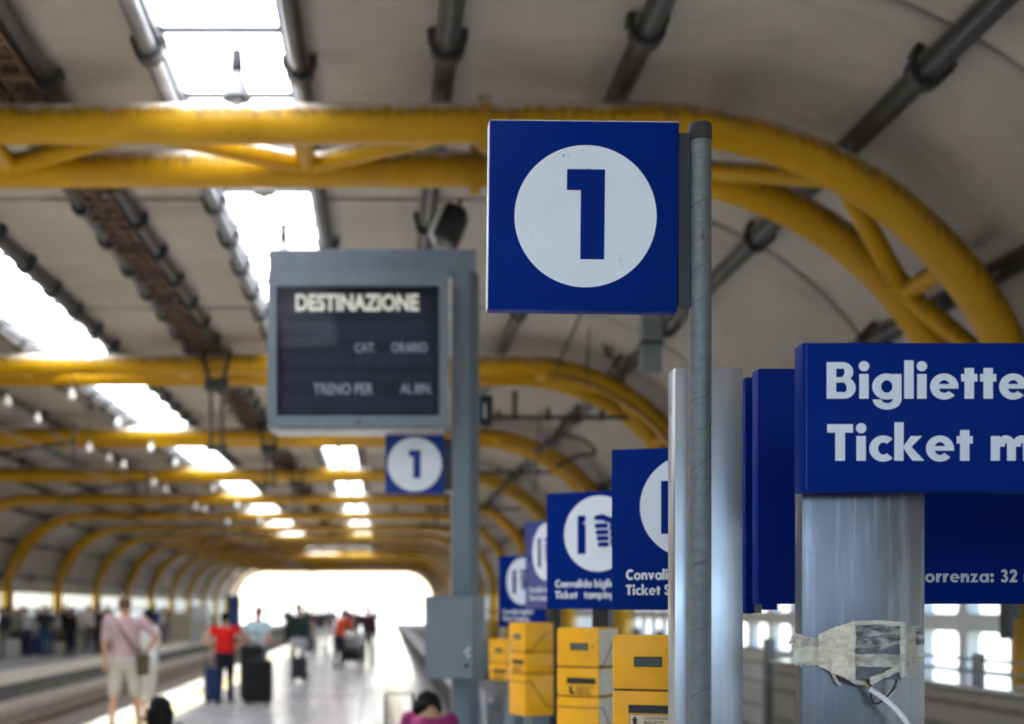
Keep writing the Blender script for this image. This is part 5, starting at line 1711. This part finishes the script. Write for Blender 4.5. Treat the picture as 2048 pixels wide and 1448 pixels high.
person(floor_at(250, 17.6), 4, 'tall person from behind in a pale pink shirt, light shorts and cross-body strap', h=1.84, hair='brown', top=('pale_pink', (0.40, 0.28, 0.30)), sleeve=0.75, bottom=('light_shorts', (0.42, 0.40, 0.36)), leg_to='short', girth=1.12,
       armR=[(0.42, -0.08, 1.22), (0.26, 0.08, 1.02)], legL=[(-0.14, 0.02, 0.49), (-0.17, -0.02, 0.09)], legR=[(0.14, 0.02, 0.49), (0.18, -0.02, 0.09)])
person(floor_at(296, 19.2), 70, 'person in a white short sleeved shirt and pale trousers behind the pink-shirted one', h=1.66, hair='dark', top=('white_shirt', (0.66, 0.66, 0.63)), bottom=('pale_trousers', (0.55, 0.55, 0.47)), leg_to='knee', girth=1.1,
       armL=[(-0.24, 0.12, 1.16), (-0.08, 0.3, 1.12)])
person(floor_at(450, 23.0), -8, 'person seen from behind in a bright red top and dark trousers, hand on hip', girth=1.12, h=1.60, skin='light', hair='dark', hairlen='tail', top=('bright_red', (0.62, 0.012, 0.012)), sleeve=0.25, bottom=('navy_trousers', (0.012, 0.014, 0.03)),
       armL=[(-0.44, 0.0, 1.23), (-0.24, 0.06, 1.05)], armR=[(0.40, 0.14, 1.26), (0.58, 0.25, 1.10)])
person(floor_at(517, 24.6), 150, 'person in a light blue shirt facing the viewer behind black suitcases', h=1.70, skin='ruddy', hair='brown', top=('light_blue_shirt', (0.36, 0.52, 0.6)), bottom=('grey_trousers', (0.12, 0.12, 0.13)), girth=1.1,
       armL=[(-0.3, 0.1, 1.15), (-0.28, 0.3, 1.0)], armR=[(0.3, 0.08, 1.15), (0.25, 0.28, 1.0)])
person(floor_at(597, 31.0), 25, 'person walking in a dark green jacket and light grey trousers', h=1.78, hair='dark', top=('dark_green', (0.012, 0.03, 0.025)), sleeve=1.9, bottom=('light_grey_trousers', (0.38, 0.38, 0.44)), legL=[(-0.1, 0.16, 0.5), (-0.11, 0.1, 0.09)], legR=[(0.1, 0.02, 0.49), (0.11, -0.25, 0.11)])
person(floor_at(640, 49.0), 178, 'far grey haired person in a charcoal top, walking left of the red top', h=1.72, hair='grey', top=('charcoal_top', (0.03, 0.03, 0.045)), bottom=('pale_jeans', (0.42, 0.43, 0.47)), vox=0.022, legL=[(-0.1, 0.14, 0.5), (-0.11, 0.12, 0.09)])
person(floor_at(662, 52.0), 182, 'far person with pale hair just behind the red-topped one', h=1.76, hair='grey', top=('grey_top', (0.1, 0.1, 0.13)), bottom=('pale_jeans', (0.42, 0.43, 0.47)), vox=0.022)
person(floor_at(677, 36.0), -40, 'person in an orange and red top leaning over a loaded trolley', h=1.62, hair='dark', top=('orange_red', (0.42, 0.045, 0.012)), bottom=('navy_trousers', (0.012, 0.014, 0.03)), lean=(0.02, 0.22), armR=[(0.24, 0.38, 1.1), (0.2, 0.6, 1.0)])
person(floor_at(735, 38.0), 12, 'person in a dark maroon jacket pushing a trolley', h=1.74, hair='dark', skin='ruddy', top=('dark_maroon', (0.03, 0.014, 0.02)), sleeve=1.9, bottom=('brown_trousers', (0.11, 0.09, 0.09)), armL=[(-0.26, 0.12, 1.15), (-0.24, 0.36, 1.05)])
# the crowd farther along the walkway
CROWD = [(576, 58, 10, 'slate_top', (0.06, 0.07, 0.09), 'black_trousers', (0.012, 0.012, 0.013), 'dark', 'far person in a slate top left of the dark green jacket'),
         (612, 62, 200, 'sage_top', (0.16, 0.2, 0.15), 'blue_jeans', (0.03, 0.065, 0.14), 'brown', 'far person in a sage green top right of the dark green jacket'),
         (628, 56, 170, 'dark_top', (0.03, 0.03, 0.03), 'grey_trousers', (0.12, 0.12, 0.13), 'dark', 'far person in a black top just left of the grey haired walker'),
         (652, 64, 0, 'teal_top', (0.02, 0.1, 0.11), 'dark_blue', (0.03, 0.045, 0.07), 'dark', 'far person in a teal top between the two grey haired walkers'),
         (693, 54, 185, 'purple_top', (0.1, 0.03, 0.14), 'navy_trousers', (0.012, 0.014, 0.03), 'dark', 'far person in a purple top behind the loaded trolley'),
         (712, 60, 5, 'brown_top', (0.1, 0.06, 0.04), 'khaki', (0.2, 0.17, 0.12), 'dark', 'far person in a brown top behind the pale box'),
         (748, 66, 190, 'pale_tee', (0.5, 0.5, 0.52), 'black_trousers', (0.012, 0.012, 0.013), 'brown', 'far person in a pale top right of the maroon jacket')]
for (x, D, f, tn, tc, bn, bc, hc, lb) in CROWD:
    person(floor_at(x, D), f, lb, h=random.uniform(1.62, 1.84), hair=hc, top=(tn, tc), bottom=(bn, bc), sleeve=random.choice((0.6, 1.8)), skin=random.choice(('light', 'tan')), vox=0.026,
           legL=[(-0.1, 0.15, 0.5), (-0.11, 0.13, 0.09)], legR=[(0.1, 0.0, 0.49), (0.11, -0.22, 0.1)])
# seated people at the bottom of the picture
person((0.28, 10.0, 0), -20, 'seated dark haired person in a magenta top beside a case handle', h=1.62, hair='dark', hairlen='bob', skin='tan', top=('magenta', (0.2, 0.02, 0.09)), sleeve=0.8, bottom=('dark_jeans', (0.02, 0.025, 0.05)), hip=(0, 0, 0.38), lean=(0.06, 0.1), bow=(-0.06, 0.09, -0.09),
       legL=[(-0.14, 0.42, 0.42), (-0.14, 0.46, 0.09)], legR=[(0.14, 0.42, 0.42), (0.14, 0.46, 0.09)], armL=[(-0.22, 0.16, 0.62), (-0.1, 0.38, 0.5)], armR=[(0.3, 0.16, 0.62), (0.14, 0.38, 0.5)])
person((-1.93, 11.2, 0), 10, 'dark haired person in black sitting low at the bottom edge, left of the walkway', h=1.64, hair='dark', hairlen='bob', skin='tan', top=('black_top', (0.012, 0.012, 0.013)), sleeve=1.9, bottom=('light_trousers', (0.4, 0.38, 0.33)), hip=(0, 0, 0.14), lean=(0, 0.18),
       legL=[(-0.16, 0.4, 0.42), (-0.14, 0.62, 0.09)], legR=[(0.16, 0.4, 0.42), (0.14, 0.62, 0.09)], armL=[(-0.27, 0.24, 0.42), (-0.12, 0.46, 0.46)], armR=[(0.27, 0.24, 0.42), (0.12, 0.46, 0.46)])
# people waiting on the far platform
FAR = [(4, 43, 100, 'dark_top', (0.03, 0.03, 0.03), 'khaki', (0.2, 0.17, 0.12), 'dark', 'person in a dark top at the left edge of the far platform'),
       (34, 45, 60, 'khaki_top', (0.26, 0.24, 0.17), 'dark_trousers', (0.03, 0.03, 0.035), 'brown', 'person in a khaki top near the left edge of the far platform'),
       (54, 46.5, 20, 'white_top', (0.68, 0.68, 0.68), 'dark_blue', (0.03, 0.045, 0.07), 'dark', 'person in a white top, second of two in white on the far platform'),
       (74, 48.5, 0, 'white_tee', (0.7, 0.7, 0.7), 'grey_skirt', (0.25, 0.26, 0.3), 'brown', 'person in a white top standing between the first two columns'),
       (99, 46, -20, 'black_shirt', (0.012, 0.015, 0.016), 'blue_jeans', (0.03, 0.065, 0.14), 'dark', 'person in a black top and blue jeans on the far platform'),
       (131, 47, 150, 'black_dress', (0.012, 0.012, 0.013), 'black_trousers', (0.012, 0.012, 0.013), 'brown', 'person all in black beside the second left column'),
       (161, 47.5, 10, 'cream_top', (0.6, 0.57, 0.53), 'khaki_trousers', (0.3, 0.25, 0.17), 'dark', 'person in a cream top and khaki trousers on the far platform'),
       (196, 47, 80, 'navy_top', (0.02, 0.022, 0.045), 'navy_trousers', (0.012, 0.014, 0.03), 'dark', 'person in navy half hidden by the pink-shirted person'),
       (309, 57, 40, 'royal_blue', (0.012, 0.03, 0.22), 'dark_trousers', (0.03, 0.03, 0.035), 'dark', 'person in a royal blue top farther along the far platform'),
       (18, 50, 30, 'grey_tee', (0.3, 0.3, 0.31), 'black_trousers', (0.012, 0.012, 0.013), 'dark', 'person in a grey top behind the dark topped one on the far platform'),
       (44, 52, 190, 'maroon_tee', (0.16, 0.03, 0.04), 'khaki', (0.2, 0.17, 0.12), 'brown', 'person in a maroon top behind the khaki topped one on the far platform'),
       (112, 51, 200, 'pale_blue_tee', (0.4, 0.48, 0.55), 'dark_trousers', (0.03, 0.03, 0.035), 'brown', 'person in a pale blue top between the two in black on the far platform'),
       (146, 53, 10, 'olive_top', (0.08, 0.09, 0.05), 'blue_jeans', (0.03, 0.065, 0.14), 'dark', 'person in an olive top left of the cream topped one on the far platform'),
       (178, 50, 170, 'ivory_top', (0.66, 0.64, 0.58), 'dark_blue', (0.03, 0.045, 0.07), 'grey', 'grey haired person in an ivory top right of the cream topped one'),
       (330, 66, 20, 'black_tee', (0.02, 0.02, 0.022), 'grey_trousers', (0.12, 0.12, 0.13), 'dark', 'person in a black top beside the beige kiosk on the far platform'),
       (398, 72, 0, 'white_blouse', (0.66, 0.66, 0.66), 'black_trousers', (0.012, 0.012, 0.013), 'brown', 'person in a white blouse right of the beige kiosk'),
       (12, 47, 200, 'navy_tee', (0.02, 0.03, 0.07), 'khaki', (0.2, 0.17, 0.12), 'brown', 'person in a navy top right of the dark topped one'),
       (88, 44.5, 15, 'charcoal_tee', (0.03, 0.03, 0.035), 'blue_jeans', (0.03, 0.065, 0.14), 'dark', 'person in a charcoal top and jeans in front of the pale blue top'),
       (140, 45, 350, 'black_coat', (0.014, 0.013, 0.013), 'black_trousers', (0.012, 0.012, 0.013), 'dark', 'person in a black coat between the olive and the cream tops'),
       (215, 52, 20, 'rose_tee', (0.4, 0.2, 0.2), 'navy_trousers', (0.012, 0.014, 0.03), 'brown', 'person in a rose top partly behind the pink-shirted person'),
       (322, 60, 10, 'cream_shirt', (0.6, 0.57, 0.5), 'grey_trousers', (0.12, 0.12, 0.13), 'brown', 'person in a cream shirt right of the royal blue top')]
for (x, D, f, tn, tc, bn, bc, hc, lb) in FAR:
    person(floor_at(x, D), f, lb, h=random.uniform(1.64, 1.8), hair=hc, top=(tn, tc), bottom=(bn, bc), sleeve=random.choice((0.6, 0.8, 1.8)), skin=random.choice(('light', 'tan')), vox=0.022)
flush()

# the shoulder bag of the pink-shirted person
sbg = empty('shoulder_bag', (floor_at(250, 17.6)[0] + 0.24, 17.62, 0), label='olive brown shoulder bag on a strap across the pink shirt', cat='bag')
BAGM = cloth('olive_bag', (0.075, 0.06, 0.035))
MB().bbox(-0.06, -0.17, 0.76, 0.07, 0.12, 1.04, 0.035, 3).build('pouch', BAGM, sbg, 40)
MB().bbox(-0.067, -0.175, 0.9, 0.078, 0.125, 1.045, 0.03, 2).build('flap', BAGM, sbg, 40)
MB().tube([(0.0, -0.12, 1.0), (-0.1, -0.185, 1.14), (-0.24, -0.175, 1.35), (-0.36, -0.10, 1.53), (-0.38, 0.02, 1.555), (-0.33, 0.14, 1.44), (-0.12, 0.19, 1.18), (0.0, 0.1, 1.02)], 0.017, 8, closed=False).build('strap', BAGM, sbg, 60)

# =====================================================================  LUGGAGE
def suitcase(loc, rz, w, d, h, col, label, handle=0.0, group=None, lie=False, soft=False):
    t = empty('suitcase', loc, R(rz), label, 'suitcase', group)
    cm_ = cloth('case_%s' % '_'.join(str(int(q * 1000)) for q in col), col)
    body = MB().bbox(-w / 2, -d / 2, 0.06, w / 2, d / 2, 0.06 + h, 0.045, 3).build('shell', cm_, t, 40)
    MB().bbox(-w / 2 + 0.05, -d / 2 - 0.03, 0.14, w / 2 - 0.05, -d / 2 + 0.01, 0.06 + h * 0.55, 0.015, 2).build('front_pocket', cm_, t, 40)
    MB().bbox(-w / 2 - 0.004, -0.012, 0.1, w / 2 + 0.004, 0.012, 0.064 + h, 0.004, 1).build('zip', BLACKP, t)
    for sx in (-1, 1):
        for sy in (-1, 1):
            x, y = sx * (w / 2 - 0.05), sy * (d / 2 - 0.05)
            MB().tube([(x - 0.012, y, 0.03), (x + 0.012, y, 0.03)], 0.03, 12).build('wheel', RUBBER, t, 40)
            MB().box(x - 0.018, y - 0.01, 0.03, x + 0.018, y + 0.01, 0.075).build('fork', BLACKP, t)
    MB().tube([(-0.09, 0, 0.06 + h), (-0.09, 0, 0.10 + h), (0.09, 0, 0.10 + h), (0.09, 0, 0.06 + h)], 0.011, 8).build('carry_handle', BLACKP, t, 50)
    if handle:
        MB().tube([(-0.11, d / 2 - 0.05, 0.05 + h), (-0.11, d / 2 - 0.05, 0.06 + h + handle), (0.11, d / 2 - 0.05, 0.06 + h + handle), (0.11, d / 2 - 0.05, 0.05 + h)], 0.012, 8).build('pull_handle', GALV_LT if handle > 0.5 else BLACKP, t, 50)
    return t
suitcase(floor_at(424, 22.6), 12, 0.27, 0.42, 0.58, (0.018, 0.03, 0.085), 'navy blue suitcase standing left of the red-topped person', 0.3)
suitcase(floor_at(517, 22.3), -6, 0.46, 0.32, 0.72, (0.012, 0.012, 0.013), 'large black suitcase in front of the light blue shirt', 0.0)
suitcase(floor_at(503, 23.0), 5, 0.4, 0.3, 0.95, (0.014, 0.015, 0.017), 'taller black suitcase just behind the other black one', 0.22)
suitcase((0.125, 10.15, 0), 4, 0.32, 0.24, 0.5, (0.03, 0.03, 0.03), 'dark cabin case with its pull handle up beside the magenta top', 0.44)
suitcase(floor_at(598, 29.6), 20, 0.34, 0.24, 0.5, (0.03, 0.03, 0.035), 'dark cabin case rolling behind the dark green jacket', 0.3)
suitcase(floor_at(618, 47.5), 10, 0.4, 0.26, 0.5, (0.05, 0.055, 0.065), 'grey cabin case beside the far person in a dark top', 0.3)
tl = trolley(floor_at(708, 36.5), R(170), 'luggage trolley loaded with dark cases and a pale box, beside the maroon jacket', True)
tx, ty, tz = tl.location
suitcase((tx, ty - 0.05, 0.14), 80, 0.45, 0.55, 0.42, (0.02, 0.024, 0.02), 'dark case at the bottom of the loaded luggage trolley')
bxo = empty('cardboard_box', (tx - 0.02, ty - 0.06, 0.70), R(8), 'pale box on top of the case on the loaded luggage trolley', 'box')
MB().bbox(-0.3, -0.2, -0.05, 0.3, 0.2, 0.24, 0.01, 1).build('carton', cloth('pale_carton', (0.5, 0.5, 0.48)), bxo)
MB().box(-0.302, -0.03, -0.04, 0.302, 0.03, 0.2415).build('tape_band', LABEL, bxo)
suitcase(floor_at(76, 45.2), 10, 0.42, 0.28, 0.62, (0.03, 0.06, 0.14), 'blue suitcase among the people on the far platform', 0.2)
suitcase(floor_at(48, 44.0), -12, 0.4, 0.28, 0.66, (0.025, 0.02, 0.03), 'dark suitcase with a pink tag on the far platform', 0.2)
suitcase(floor_at(25, 42.0), 5, 0.45, 0.28, 0.6, (0.45, 0.43, 0.4), 'pale suitcase at the left edge of the far platform', 0.2)
suitcase(floor_at(118, 45.5), 5, 0.36, 0.26, 0.4, (0.5, 0.46, 0.36), 'cream bag beside the blue jeans on the far platform', 0.15)

tb = empty('travel_bag', (0.28, 10.0, 0), R(-20), 'flat black travel bag the person in magenta sits on', 'bag')
MB().bbox(-0.3, -0.2, 0.0, 0.3, 0.2, 0.24, 0.05, 3).build('bag_body', cloth('black_bag', (0.015, 0.015, 0.016)), tb, 40)
for s in (-1, 1):
    MB().tube([(-0.12, s * 0.195, 0.08), (-0.1, s * 0.26, 0.03), (0.1, s * 0.26, 0.03), (0.12, s * 0.195, 0.08)], 0.012, 8).build('handle', BLACKP, tb, 60)
MB().box(-0.24, -0.008, 0.237, 0.24, 0.008, 0.243).build('zip', GALV_LT, tb)
# far platform furniture
kb = empty('vending_kiosk', (floor_at(362, 62)[0], 62, 0), label='beige vending kiosk with a white front panel on the far platform', cat='kiosk')
MB().bbox(-0.5, -0.4, 0, 0.5, 0.4, 1.45, 0.02, 1).build('cabinet', M('kiosk_beige', (0.42, 0.36, 0.26), 0.5), kb)
MB().bbox(0.52, -0.35, 0, 1.3, 0.35, 1.75, 0.02, 1).build('side_cabinet', M('kiosk_pale', (0.5, 0.5, 0.5), 0.5), kb)
MB().bbox(0.56, -0.365, 1.1, 1.26, -0.34, 1.65, 0.01, 1).build('front_panel', WHITE, kb)
hb = empty('hoarding', (floor_at(468, 100)[0], 100, 0), label='tall dark blue hoarding at the far end of the left platform', cat='hoarding')
MB().bbox(-0.45, -0.1, 0.1, 0.5, 0.1, 2.6, 0.02, 1).build('panel', M('hoarding_blue', (0.02, 0.07, 0.2), 0.5), hb)
for x in (-0.45, 0.5):
    MB().box(x - 0.05, -0.05, 0, x + 0.05, 0.05, 0.1).build('foot', DARKIRON, hb)
